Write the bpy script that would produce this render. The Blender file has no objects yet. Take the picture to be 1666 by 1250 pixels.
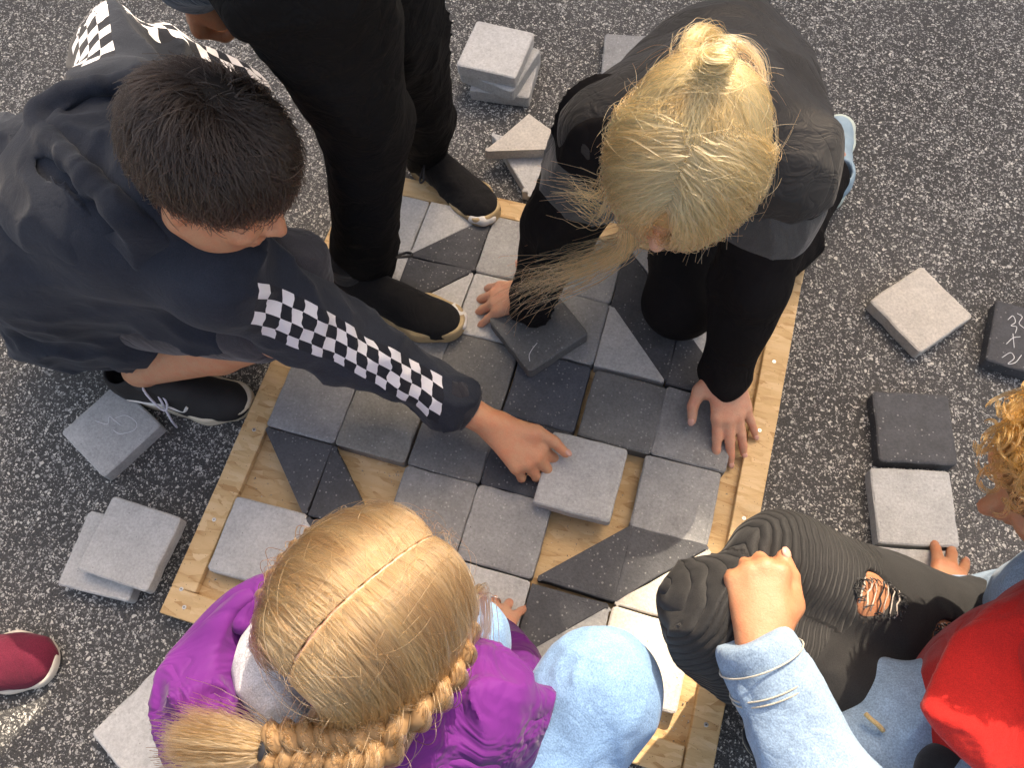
import bpy, math, random
import numpy as np
from mathutils import Matrix, Vector

rng = np.random.default_rng(7)
random.seed(7)
scene = bpy.context.scene
COL = scene.collection

# ------------------------------------------------------------------ camera
FPX = 1350.0                                    # focal length in photo pixels (1666 wide)
CAM_R = np.array([[0.95838692, 0.28203509, -0.04416687],
                  [0.24251899, -0.88599736, -0.39521287],
                  [-0.15059563, 0.36805554, -0.91752715]])   # rows: right, down, forward
CAM_C = np.array([0.23863192, -0.51296949, 1.48570795])
cam_data = bpy.data.cameras.new("camera")
cam_data.sensor_width = 36.0
cam_data.lens = 36.0 * FPX / 1666.0
cam_data.clip_start = 0.02
cam_data.clip_end = 500.0
cam = bpy.data.objects.new("camera", cam_data)
COL.objects.link(cam)
cam.matrix_world = Matrix(((CAM_R[0][0], -CAM_R[1][0], -CAM_R[2][0], CAM_C[0]),
                           (CAM_R[0][1], -CAM_R[1][1], -CAM_R[2][1], CAM_C[1]),
                           (CAM_R[0][2], -CAM_R[1][2], -CAM_R[2][2], CAM_C[2]),
                           (0, 0, 0, 1)))
scene.camera = cam

# ------------------------------------------------------------------ light
SUN = np.array([0.10, 0.69, 0.72]); SUN /= np.linalg.norm(SUN)   # towards the sun
el = math.asin(SUN[2]); az = math.atan2(SUN[0], SUN[1])
world = bpy.data.worlds.new("World"); scene.world = world; world.use_nodes = True
wn = world.node_tree.nodes; wl = world.node_tree.links
sky = wn.new("ShaderNodeTexSky"); sky.sky_type = 'NISHITA'; sky.sun_disc = False
sky.sun_elevation = el; sky.sun_rotation = az
sky.air_density = 1.0; sky.dust_density = 6.0; sky.ozone_density = 0.3
wl.new(sky.outputs[0], wn["Background"].inputs[0])
wn["Background"].inputs[1].default_value = 0.15
sun_data = bpy.data.lights.new("sun", 'SUN'); sun_data.energy = 2.8; sun_data.angle = math.radians(0.55)
sun_data.color = (1.0, 0.93, 0.83)
sun = bpy.data.objects.new("sun", sun_data); COL.objects.link(sun)
sun.rotation_euler = Vector(SUN).to_track_quat('Z', 'Y').to_euler()
vs = scene.view_settings
vs.view_transform = 'Standard'; vs.look = 'None'; vs.exposure = 1.55; vs.gamma = 1.0
vs.use_curve_mapping = False
vs.use_white_balance = True; vs.white_balance_temperature = 7900; vs.white_balance_tint = 12.0
scene.render.engine = 'CYCLES'
scene.cycles.use_denoising = True
scene.cycles.max_bounces = 6
scene.cycles.sample_clamp_indirect = 8.0

# ------------------------------------------------------------------ small helpers
def P(px, py, z):
    """the point of the place at height z that the photograph shows at pixel (px, py)"""
    d = CAM_R.T @ np.array([(px - 833) / FPX, (py - 625) / FPX, 1.0])
    return CAM_C + d * ((z - CAM_C[2]) / d[2])

def V3(*a): return np.array(a, float)
def nrm(v):
    v = np.asarray(v, float); return v / (np.linalg.norm(v) + 1e-12)

def empty(name, loc, label=None, cat=None, group=None):
    o = bpy.data.objects.new(name, None); COL.objects.link(o); o.location = loc
    o.empty_display_size = 0.05
    if label: o["label"] = label
    if cat: o["category"] = cat
    if group: o["group"] = group
    return o

def tag(o, label=None, cat=None, group=None, kind=None):
    for k, v in (("label", label), ("category", cat), ("group", group), ("kind", kind)):
        if v: o[k] = v
    return o

def root_loc(o):
    l = Vector((0, 0, 0))
    while o is not None:
        l = l + o.location; o = o.parent
    return np.array(l)

def mesh_np(name, verts, faces, smooth=True):
    """mesh from numpy verts (n,3) and faces (m,3|4) or list of lists"""
    me = bpy.data.meshes.new(name)
    verts = np.asarray(verts, np.float32)
    if isinstance(faces, np.ndarray) and faces.ndim == 2:
        k = faces.shape[1]; m = len(faces)
        me.vertices.add(len(verts)); me.vertices.foreach_set("co", verts.ravel())
        me.loops.add(m * k); me.loops.foreach_set("vertex_index", faces.astype(np.int32).ravel())
        me.polygons.add(m)
        me.polygons.foreach_set("loop_start", np.arange(0, m * k, k, dtype=np.int32))
        me.polygons.foreach_set("loop_total", np.full(m, k, np.int32))
        me.update(calc_edges=True); me.validate()
    else:
        me.from_pydata([tuple(map(float, v)) for v in verts], [], [tuple(map(int, f)) for f in faces]); me.update()
    if smooth:
        me.polygons.foreach_set("use_smooth", np.ones(len(me.polygons), bool))
    return me

def link(name, me, mat, parent=None, world=True):
    """link a mesh; when its coordinates are in the world they are moved under the parent"""
    o = bpy.data.objects.new(name, me); COL.objects.link(o)
    if mat is not None:
        me.materials.clear(); me.materials.append(mat)
    if parent is not None:
        o.parent = parent
        if world: o.location = -Vector(root_loc(parent))
    return o

# ------------------------------------------------------------------ distance-field modelling
class Vol:
    def __init__(s, lo, hi, h):
        s.lo = np.asarray(lo, np.float32); s.h = h
        s.n = np.ceil((np.asarray(hi) - s.lo) / h).astype(int) + 1
        s.d = np.full(s.n, 0.2, np.float32)
    def block(s, lo, hi):
        i0 = np.clip(np.floor((np.asarray(lo) - s.lo) / s.h).astype(int), 0, s.n)
        i1 = np.clip(np.ceil((np.asarray(hi) - s.lo) / s.h).astype(int) + 1, 0, s.n)
        if (i1 <= i0).any(): return None, None
        sl = tuple(slice(a, b) for a, b in zip(i0, i1))
        X = (s.lo[0] + s.h * np.arange(i0[0], i1[0], dtype=np.float32))[:, None, None]
        Y = (s.lo[1] + s.h * np.arange(i0[1], i1[1], dtype=np.float32))[None, :, None]
        Z = (s.lo[2] + s.h * np.arange(i0[2], i1[2], dtype=np.float32))[None, None, :]
        return sl, (X, Y, Z)
    def _mix(s, sl, f, k, op):
        d = s.d[sl]
        if op == 'sub':
            f = -f
            hh = np.clip(0.5 - 0.5 * (d - f) / max(k, 1e-6), 0, 1)
            s.d[sl] = d * (1 - hh) + f * hh + k * hh * (1 - hh)
        else:
            hh = np.clip(0.5 + 0.5 * (f - d) / max(k, 1e-6), 0, 1)
            s.d[sl] = f * (1 - hh) + d * hh - k * hh * (1 - hh)
    def cone(s, a, b, r1, r2, k=0.01, op='add'):
        a = np.asarray(a, np.float32); b = np.asarray(b, np.float32)
        m = max(k, 0) + 4 * s.h
        lo = np.minimum(a - r1, b - r2) - m; hi = np.maximum(a + r1, b + r2) + m
        sl, g = s.block(lo, hi)
        if sl is None: return s
        X, Y, Z = g
        px, py, pz = X - a[0], Y - a[1], Z - a[2]
        ba = b - a; L2 = float(ba @ ba) + 1e-12
        t = np.clip((px * ba[0] + py * ba[1] + pz * ba[2]) / L2, 0, 1)
        f = np.sqrt((px - t * ba[0]) ** 2 + (py - t * ba[1]) ** 2 + (pz - t * ba[2]) ** 2) - (r1 + (r2 - r1) * t)
        s._mix(sl, f, k, op); return s
    def chain(s, pts, rad, k=0.004, k0=None):
        for i in range(len(pts) - 1):
            s.cone(pts[i], pts[i + 1], rad[i], rad[i + 1], (k if i or k0 is None else k0))
        return s
    def ell(s, c, r, M=None, k=0.01, op='add'):
        """ellipsoid; M columns are its axes"""
        c = np.asarray(c, np.float32); r = np.asarray(r, np.float32)
        M = np.eye(3) if M is None else np.asarray(M)
        ext = np.sqrt(((M * r) ** 2).sum(1)) + max(k, 0) + 4 * s.h
        sl, g = s.block(c - ext, c + ext)
        if sl is None: return s
        X, Y, Z = g[0] - c[0], g[1] - c[1], g[2] - c[2]
        q = [(X * M[0, i] + Y * M[1, i] + Z * M[2, i]) for i in range(3)]
        k0 = np.sqrt(sum((q[i] / r[i]) ** 2 for i in range(3)))
        k1 = np.sqrt(sum((q[i] / r[i] ** 2) ** 2 for i in range(3))) + 1e-9
        s._mix(sl, (k0 * (k0 - 1) / k1).astype(np.float32), k, op); return s
    def half(s, n, o, k=0.004):
        """keep only where n.p > o"""
        n = np.asarray(n, np.float32)
        sl, (X, Y, Z) = s.block(s.lo, s.lo + s.h * s.n)
        f = (X * n[0] + Y * n[1] + Z * n[2]) - o
        s._mix(sl, f.astype(np.float32), k, 'sub'); return s
    def disp(s, fn, lo=None, hi=None):
        sl, (X, Y, Z) = s.block(s.lo if lo is None else lo, (s.lo + s.h * s.n) if hi is None else hi)
        m = np.abs(s.d[sl]) < 0.03
        i, j, k = np.nonzero(m)
        v = fn(X[i, 0, 0], Y[0, j, 0], Z[0, 0, k])
        d = s.d[sl]; d[i, j, k] += v.astype(np.float32); s.d[sl] = d
        return s
    def mesh(s, smooth=1):
        d = s.d
        d[0] = d[-1] = 0.2; d[:, 0] = d[:, -1] = 0.2; d[:, :, 0] = d[:, :, -1] = 0.2
        ins = d < 0
        nx, ny, nz = d.shape
        cnt = np.zeros((nx - 1, ny - 1, nz - 1), np.int8)
        offs = [(a, b, c) for a in (0, 1) for b in (0, 1) for c in (0, 1)]
        for a, b, c in offs:
            cnt += ins[a:nx - 1 + a, b:ny - 1 + b, c:nz - 1 + c]
        I, J, K = np.nonzero((cnt > 0) & (cnt < 8))
        idx = np.full(cnt.shape, -1, np.int32); idx[I, J, K] = np.arange(len(I))
        val = {o: d[I + o[0], J + o[1], K + o[2]] for o in offs}
        pos = np.zeros((len(I), 3), np.float32); num = np.zeros(len(I), np.float32)
        for o in offs:
            for ax in range(3):
                if o[ax] == 0:
                    o2 = list(o); o2[ax] = 1; o2 = tuple(o2)
                    va, vb = val[o], val[o2]
                    m = (va < 0) != (vb < 0)
                    t = np.where(m, va / np.where(m, va - vb, 1), 0)
                    for q in range(3):
                        pos[:, q] += np.where(m, o[q] + (t if q == ax else 0), 0)
                    num += m
        pos /= num[:, None]
        verts = s.lo + s.h * (np.stack([I, J, K], 1) + pos)
        faces = []
        for ax in range(3):
            u, w = (ax + 1) % 3, (ax + 2) % 3
            A = np.take(ins, range(d.shape[ax] - 1), ax); B = np.take(ins, range(1, d.shape[ax]), ax)
            e = np.stack(np.nonzero(A != B), 1)
            flip = A[e[:, 0], e[:, 1], e[:, 2]]
            c = [e.copy() for _ in range(4)]
            c[0][:, u] -= 1; c[0][:, w] -= 1
            c[1][:, w] -= 1
            c[3][:, u] -= 1
            q = np.stack([idx[x[:, 0], x[:, 1], x[:, 2]] for x in c], 1)
            q[~flip] = q[~flip][:, ::-1]
            faces.append(q)
        faces = np.concatenate(faces)
        faces = faces[(faces >= 0).all(1)]
        for _ in range(smooth):
            acc = np.zeros_like(verts); n = np.zeros(len(verts), np.float32)
            for a, b in ((0, 1), (1, 2), (2, 3), (3, 0)):
                np.add.at(acc, faces[:, a], verts[faces[:, b]]); np.add.at(n, faces[:, a], 1)
            verts = 0.45 * verts + 0.55 * acc / np.maximum(n, 1)[:, None]
        return verts, faces
    def obj(s, name, mat, parent, smooth=1, attr=None):
        v, f = s.mesh(smooth)
        me = mesh_np(name, v, f)
        if attr is not None:
            for an, arr in attr(v).items():
                at = me.attributes.new(an, 'FLOAT_VECTOR' if arr.ndim == 2 else 'FLOAT', 'POINT')
                at.data.foreach_set('vector' if arr.ndim == 2 else 'value', arr.astype(np.float32).ravel())
        return link(name, me, mat, parent)

def waves(seed, freq, n=7, aniso=None):
    """smooth pseudo-noise in about -1..1"""
    r = np.random.default_rng(seed)
    ks = r.normal(size=(n, 3)); ks /= np.linalg.norm(ks, axis=1)[:, None]
    if aniso is not None:
        a = nrm(aniso); ks = ks - 0.85 * (ks @ a)[:, None] * a
    ks *= freq * r.uniform(0.6, 1.6, (n, 1)); ph = r.uniform(0, 6.28, n)
    def fn(X, Y, Z):
        t = 0
        for k, p in zip(ks, ph):
            t = t + np.sin(k[0] * X + k[1] * Y + k[2] * Z + p + 0.8 * np.sin(0.5 * (k[1] * X + k[2] * Y + k[0] * Z)))
        return t / math.sqrt(n * 2)
    return fn

def folds(seed, freq, amp, axis=None):
    w1 = waves(seed, freq, 7, axis); w2 = waves(seed + 50, freq * 0.45, 5)
    def fn(X, Y, Z):
        a = w1(X, Y, Z)
        return amp * (2.0 * np.minimum(np.abs(a), 1.0) ** 0.75 - 1.35) * np.clip(0.75 + 0.7 * w2(X, Y, Z), 0.1, 1.4)
    return fn

def tube(pts, rad, seg=8, closed=False, caps=True):
    """verts, faces of a swept tube through pts"""
    pts = np.asarray(pts, float); n = len(pts)
    rad = np.full(n, rad) if np.isscalar(rad) else np.asarray(rad, float)
    T = np.gradient(pts, axis=0)
    if closed: T = np.roll(pts, -1, 0) - np.roll(pts, 1, 0)
    T /= np.linalg.norm(T, axis=1)[:, None] + 1e-12
    up = np.array([0.13, 0.31, 0.94])
    if abs(T[0] @ up) > 0.9: up = np.array([0.9, 0.3, 0.1])
    N = nrm(np.cross(T[0], up)); vs_ = []
    for i in range(n):
        N = nrm(N - T[i] * (N @ T[i])); B = np.cross(T[i], N)
        a = np.arange(seg) * 2 * math.pi / seg
        vs_.append(pts[i] + rad[i] * (np.cos(a)[:, None] * N + np.sin(a)[:, None] * B))
    v = np.concatenate(vs_); f = []
    for i in range(n if closed else n - 1):
        j = (i + 1) % n
        for s in range(seg):
            s2 = (s + 1) % seg
            f.append((i * seg + s, i * seg + s2, j * seg + s2, j * seg + s))
    if caps and not closed:
        f.append(tuple(range(seg))[::-1]); f.append(tuple((n - 1) * seg + s for s in range(seg)))
    return v, f

def spline(ctrl, n):
    """Catmull-Rom through ctrl"""
    c = np.asarray(ctrl, float); c = np.vstack([2 * c[0] - c[1], c, 2 * c[-1] - c[-2]])
    m = len(c) - 3; t = np.linspace(0, m - 1e-6, n); i = t.astype(int); u = (t - i)[:, None]
    p0, p1, p2, p3 = c[i], c[i + 1], c[i + 2], c[i + 3]
    return 0.5 * ((2 * p1) + (-p0 + p2) * u + (2 * p0 - 5 * p1 + 4 * p2 - p3) * u ** 2 + (-p0 + 3 * p1 - 3 * p2 + p3) * u ** 3)

def tube_obj(name, pts, rad, mat, parent, seg=8, closed=False):
    v, f = tube(pts, rad, seg, closed)
    return link(name, mesh_np(name, v, f), mat, parent)

# ------------------------------------------------------------------ material helpers
class NT:
    def __init__(s, name):
        s.m = bpy.data.materials.new(name); s.m.use_nodes = True
        s.t = s.m.node_tree; s.n = s.t.nodes; s.b = s.n["Principled BSDF"]; s.l = s.t.links
    def add(s, t, **kw):
        n = s.n.new(t)
        for k, v in kw.items():
            if k in n.bl_rna.properties: setattr(n, k, v)
            else: n.inputs[k].default_value = v
        return n
    def lk(s, a, b): s.l.new(a, b)
    def coord(s, kind='Object'):
        return s.add('ShaderNodeTexCoord').outputs[kind]
    def mapping(s, vec, scale=(1, 1, 1), rot=(0, 0, 0), loc=(0, 0, 0)):
        n = s.add('ShaderNodeMapping'); s.lk(vec, n.inputs['Vector'])
        n.inputs['Scale'].default_value = scale; n.inputs['Rotation'].default_value = rot; n.inputs['Location'].default_value = loc
        return n.outputs[0]
    def noise(s, vec, scale, detail=3, rough=0.55, out='Fac', dist=0.0):
        n = s.add('ShaderNodeTexNoise'); s.lk(vec, n.inputs['Vector'])
        n.inputs['Scale'].default_value = scale; n.inputs['Detail'].default_value = detail
        n.inputs['Roughness'].default_value = rough; n.inputs['Distortion'].default_value = dist
        return n.outputs[out]
    def voro(s, vec, scale, feature='F1', out='Distance', rnd=1.0):
        n = s.add('ShaderNodeTexVoronoi', feature=feature); s.lk(vec, n.inputs['Vector'])
        n.inputs['Scale'].default_value = scale; n.inputs['Randomness'].default_value = rnd
        return n.outputs[out]
    def math(s, op, a, b=None, c=None, clamp=False):
        n = s.add('ShaderNodeMath', operation=op); n.use_clamp = clamp
        for i, x in enumerate((a, b, c)):
            if x is None: continue
            if isinstance(x, (int, float)): n.inputs[i].default_value = x
            else: s.lk(x, n.inputs[i])
        return n.outputs[0]
    def ramp(s, fac, stops, interp='LINEAR'):
        n = s.add('ShaderNodeValToRGB'); s.lk(fac, n.inputs[0]); r = n.color_ramp; r.interpolation = interp
        while len(r.elements) < len(stops): r.elements.new(0.5)
        for e, (p, c) in zip(r.elements, stops):
            e.position = p; e.color = (c, c, c, 1) if isinstance(c, (int, float)) else (*c, 1)
        return n.outputs[0]
    def mix(s, fac, a, b, mode='MIX'):
        n = s.add('ShaderNodeMix', data_type='RGBA', blend_type=mode)
        for sock, x in ((n.inputs[0], fac), (n.inputs[6], a), (n.inputs[7], b)):
            if isinstance(x, (int, float)): sock.default_value = x
            elif isinstance(x, tuple): sock.default_value = (*x, 1)
            else: s.lk(x, sock)
        return n.outputs[2]
    def bump(s, height, dist=0.002, strength=1.0, normal=None):
        n = s.add('ShaderNodeBump'); s.lk(height, n.inputs['Height'])
        n.inputs['Distance'].default_value = dist; n.inputs['Strength'].default_value = strength
        if normal is not None: s.lk(normal, n.inputs['Normal'])
        return n.outputs[0]
    def rnd(s): return s.add('ShaderNodeObjectInfo').outputs['Random']
    def attr(s, name, out='Vector'):
        n = s.add('ShaderNodeAttribute'); n.attribute_name = name; return n.outputs[out]
    def fin(s, color=None, rough=None, normal=None, **kw):
        for key, x in (('Base Color', color), ('Roughness', rough), ('Normal', normal)):
            if x is None: continue
            if isinstance(x, (int, float)): s.b.inputs[key].default_value = x
            elif isinstance(x, tuple): s.b.inputs[key].default_value = (*x, 1)
            else: s.lk(x, s.b.inputs[key])
        for k, v in kw.items():
            s.b.inputs[k.replace('_', ' ')].default_value = v
        return s.m

def mat_cloth(name, c, var=0.25, weave=900, sheen=0.25, rough=0.9, crease=0.0015, cscale=14, dust=0.0, spec=0.25):
    t = NT(name); co = t.coord()
    n1 = t.noise(co, 9, 4, 0.6); n2 = t.noise(co, weave, 2, 0.5)
    dark = tuple(x * (1 - var) for x in c); lite = tuple(min(1, x * (1 + var)) for x in c)
    col = t.ramp(n1, [(0.3, dark), (0.7, lite)])
    fib = t.ramp(n2, [(0.35, 0.75), (0.65, 1.2)])
    col = t.mix(1.0, col, fib, 'MULTIPLY')
    if dust:
        lint = t.ramp(t.voro(co, 260, out='Distance'), [(0.0, 1.0), (0.09, 0.0)])
        col = t.mix(t.math('MULTIPLY', lint, dust), col, (0.45, 0.45, 0.45))
    cr = t.noise(co, cscale, 3, 0.5, dist=0.8)
    crr = t.math('ABSOLUTE', t.math('SUBTRACT', cr, 0.5))
    nb = t.bump(crr, crease * 8, 0.9)
    nb = t.bump(n2, 0.0006, 0.5, nb)
    return t.fin(col, rough, nb, Sheen_Weight=sheen, Sheen_Roughness=0.5, Specular_IOR_Level=spec)

def mat_plain(name, c, rough=0.6, bump=0.0, scale=200, spec=0.4, var=0.12, metal=0.0):
    t = NT(name); co = t.coord(); n = t.noise(co, scale, 3)
    n1 = t.noise(co, 25, 3)
    col = t.ramp(n1, [(0.3, tuple(x * (1 - var) for x in c)), (0.7, tuple(min(1, x * (1 + var)) for x in c))])
    nb = t.bump(n, 0.0008, bump) if bump else None
    return t.fin(col, rough, nb, Specular_IOR_Level=spec, Metallic=metal)

def mat_skin(name, c, blush=(1.05, 0.72, 0.66)):
    t = NT(name); co = t.coord()
    n1 = t.noise(co, 48, 3, 0.6); n2 = t.noise(co, 420, 3, 0.6)
    red = tuple(a * b for a, b in zip(c, blush))
    col = t.mix(t.ramp(n1, [(0.38, 0.0), (0.66, 0.85)]), c, red)
    col = t.mix(0.35, col, t.ramp(n2, [(0.3, tuple(x * 0.8 for x in c)), (0.7, tuple(min(1, x * 1.15) for x in c))]))
    cre = t.voro(co, 260, 'DISTANCE_TO_EDGE')
    nb = t.bump(t.ramp(cre, [(0.0, 0.0), (0.12, 1.0)]), 0.0003, 0.35)
    nb = t.bump(n1, 0.003, 0.3, nb)
    m = t.fin(col, 0.48, nb, Specular_IOR_Level=0.4)
    t.b.inputs['Subsurface Weight'].default_value = 0.18
    t.b.inputs['Subsurface Radius'].default_value = (1.0, 0.35, 0.2)
    t.b.inputs['Subsurface Scale'].default_value = 0.006
    return m

def mat_hair(name, c, rough=0.3, rr=0.35, var=0.25):
    m = bpy.data.materials.new(name); m.use_nodes = True; t = m.node_tree
    for n in list(t.nodes): t.nodes.remove(n)
    out = t.nodes.new('ShaderNodeOutputMaterial'); h = t.nodes.new('ShaderNodeBsdfHairPrincipled')
    h.parametrization = 'COLOR'
    hi = t.nodes.new('ShaderNodeAttribute'); hi.attribute_name = 'tone'; rp = t.nodes.new('ShaderNodeValToRGB')
    rp.color_ramp.elements[0].color = (*[x * (1 - var) ** (1 + 0.25 * i) for i, x in enumerate(c)], 1)
    rp.color_ramp.elements[1].color = (*[min(1, x * (1 + var)) for x in c], 1)
    t.links.new(hi.outputs['Fac'], rp.inputs[0]); t.links.new(rp.outputs[0], h.inputs['Color'])
    h.inputs['Roughness'].default_value = rough; h.inputs['Radial Roughness'].default_value = rr
    t.links.new(h.outputs[0], out.inputs[0])
    return m
# ------------------------------------------------------------------ ground: dark asphalt full of white chips
def make_ground():
    t = NT("chip_asphalt"); co = t.coord()
    warp = t.mix(0.012, co, t.noise(co, 60, 2, out='Color'))
    big = t.voro(warp, 180, 'F1', 'Color'); bigE = t.voro(warp, 180, 'DISTANCE_TO_EDGE')
    sml = t.voro(warp, 320, 'F1', 'Color'); smlE = t.voro(warp, 320, 'DISTANCE_TO_EDGE')
    def sep(c): 
        n = t.add('ShaderNodeSeparateColor'); t.lk(c, n.inputs[0]); return n.outputs
    b, s = sep(big), sep(sml)
    dens = t.noise(co, 4.5, 4, 0.6)
    th1 = t.math('SUBTRACT', 0.84, t.math('MULTIPLY', dens, 0.52))
    th2 = t.math('SUBTRACT', 0.88, t.math('MULTIPLY', dens, 0.42))
    m1 = t.math('MULTIPLY', t.math('GREATER_THAN', b[0], th1), t.ramp(t.math('SUBTRACT', bigE, t.math('MULTIPLY', b[1], 0.22)), [(0.03, 0.0), (0.08, 1.0)]))
    m2 = t.math('MULTIPLY', t.math('GREATER_THAN', s[0], th2), t.ramp(t.math('SUBTRACT', smlE, t.math('MULTIPLY', s[1], 0.2)), [(0.03, 0.0), (0.1, 1.0)]))
    m = t.math('MAXIMUM', m1, m2)
    tone = t.math('MAXIMUM', t.math('MULTIPLY', b[2], m1), t.math('MULTIPLY', s[2], m2))
    chip = t.ramp(tone, [(0.0, (0.15, 0.15, 0.145)), (0.3, (0.30, 0.30, 0.29)), (0.75, (0.50, 0.49, 0.46)), (1.0, (0.62, 0.60, 0.55))])
    fine = t.noise(co, 330, 3, 0.7)
    base = t.ramp(fine, [(0.3, (0.024, 0.024, 0.025)), (0.55, (0.058, 0.058, 0.058)), (0.78, (0.17, 0.17, 0.166))])
    base = t.mix(1.0, base, t.ramp(t.noise(co, 1.6, 3), [(0.3, 0.65), (0.5, 1.0), (0.72, 1.45)]), 'MULTIPLY')
    col = t.mix(m, base, chip)
    h = t.noise(co, 260, 2, 0.7)
    mat = t.fin(col, 0.6, t.bump(h, 0.005, 0.9), Specular_IOR_Level=0.5)
    R = 120
    g = link("ground", mesh_np("ground", [(-R, -R, 0), (R, -R, 0), (R, R, 0), (-R, R, 0)], [(0, 1, 2, 3)], False), mat)
    tag(g, "dark asphalt ground thickly sprinkled with white stone chips", "ground", kind="structure")
make_ground()

# ------------------------------------------------------------------ unseen building added to shade the yard, its roofline stepped to shape sun patches
def box_v(lo, hi):
    x0, y0, z0 = lo; x1, y1, z1 = hi
    v = [(x0, y0, z0), (x1, y0, z0), (x1, y1, z0), (x0, y1, z0), (x0, y0, z1), (x1, y0, z1), (x1, y1, z1), (x0, y1, z1)]
    f = [(3, 2, 1, 0), (4, 5, 6, 7), (0, 1, 5, 4), (1, 2, 6, 5), (2, 3, 7, 6), (3, 0, 4, 7)]
    return v, f
def box(name, lo, hi, mat, parent):
    v, f = box_v(lo, hi); return link(name, mesh_np(name, v, f, False), mat, parent)
YW = 7.0
def roof_h(yg): return (YW - yg) * SUN[2] / SUN[1]  # roofline height that drops the shadow edge at yg
def roof_x(xg, yg): return xg + (YW - yg) * SUN[0] / SUN[1]
def make_shade_building():
    wall = mat_plain("pale_render", (0.55, 0.53, 0.5), 0.9, 0.5, 90)
    coping = mat_plain("zinc_coping", (0.3, 0.31, 0.32), 0.5, 0.2, 60)
    glass = NT("window_glass").fin((0.03, 0.035, 0.04), 0.08)
    e = empty("shade_building", (2, YW, 0), "unseen pale rendered building added beyond the yard to shade it", "building")
    low = roof_h(-0.17)
    box("wall", (-9, YW + 0.004, 0), (14, YW + 6, low - 0.25), wall, e)
    segs = [(-8.4, -0.93, -0.66, None), (-0.93, -0.56, -0.66, (-0.52, -0.12)), (-0.56, -0.22, -0.66, None), (-0.22, 0.285, -0.40, None), (0.285, 12.0, -0.17, None)]  # steps and slot shaped to place shade and sun patches on the yard
    for a, b, yg, slot in segs:
        xa, xb = roof_x(a, -0.4), roof_x(b, -0.4)
        if slot is None:
            box("shade_parapet", (xa, YW, low - 0.25), (xb - 0.002, YW + 0.3, roof_h(yg)), wall, e)
        else:                                                    # gap shaped to let a sun patch through between parapet and rail
            box("shade_parapet", (xa, YW, low - 0.25), (xb - 0.002, YW + 0.04, roof_h(slot[1])), wall, e)
            box("shade_rail", (xa, YW, roof_h(slot[0])), (xb - 0.002, YW + 0.04, roof_h(yg)), coping, e)  # added bar that shades the yard beyond the sun gap
    for i in range(8):
        for fl in range(2):
            x = -7.6 + i * 2.6; z = 1.0 + fl * 3.2
            w = box("window", (x, YW - 0.02, z), (x + 1.6, YW + 0.003, z + 1.5), coping, e)
            v, f = box_v((x + 0.06, YW - 0.026, z + 0.06), (x + 1.54, YW - 0.022, z + 1.44))
            g = link("pane", mesh_np("pane", v, f, False), glass, None); g.parent = w
make_shade_building()

# ------------------------------------------------------------------ chipboard tray
def mat_osb(name, bright=1.0, seed=0.0):
    t = NT(name); co0 = t.coord()
    co = t.mapping(co0, loc=(seed, seed * 0.7, 0))
    best = None; bcol = None
    for i, (rot, sc) in enumerate([(0.15, (20, 62, 1)), (1.2, (24, 80, 1)), (-0.75, (19, 60, 1)), (1.75, (28, 95, 1))]):
        m = t.mapping(co, scale=sc, rot=(0, 0, rot), loc=(i * 3.7, i * 1.9, 0))
        m = t.mix(0.10, m, t.noise(co, 60, 2, out='Color'))
        c = t.voro(m, 1.0, 'F1', 'Color')
        sp = t.add('ShaderNodeSeparateColor'); t.lk(c, sp.inputs[0])
        grain = t.noise(t.mapping(m, scale=(1, 9, 1)), 3.0, 3, 0.7)
        tone = t.math('ADD', t.math('MULTIPLY', sp.outputs[1], 0.75), t.math('MULTIPLY', grain, 0.35))
        e = t.voro(m, 1.0, 'F1', 'Distance')
        tone = t.math('SUBTRACT', tone, t.math('MULTIPLY', t.ramp(e, [(0.35, 0.0), (0.7, 1.0)]), 0.22))
        if best is None: best, bcol = sp.outputs[0], tone
        else:
            gt = t.math('GREATER_THAN', sp.outputs[0], best)
            bcol = t.mix(gt, bcol, tone); best = t.math('MAXIMUM', sp.outputs[0], best)
    k = bright
    col = t.ramp(bcol, [(0.0, (0.42 * k, 0.25 * k, 0.11 * k)), (0.16, (0.53 * k, 0.355 * k, 0.175 * k)), (0.5, (0.59 * k, 0.41 * k, 0.215 * k)), (0.95, (0.66 * k, 0.49 * k, 0.285 * k))])
    dirt = t.noise(co0, 7, 5, 0.7)
    col = t.mix(t.ramp(dirt, [(0.55, 0.0), (0.8, 0.5)]), col, (0.33, 0.25, 0.15))
    spk = t.voro(co0, 120, 'F1', 'Distance')
    col = t.mix(t.ramp(spk, [(0.06, 0.7), (0.13, 0.0)]), col, (0.10, 0.05, 0.02))
    return t.fin(col, 0.6, t.bump(t.noise(t.mapping(co, scale=(1, 3, 1)), 60, 3), 0.002, 0.6), Specular_IOR_Level=0.3)

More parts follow.
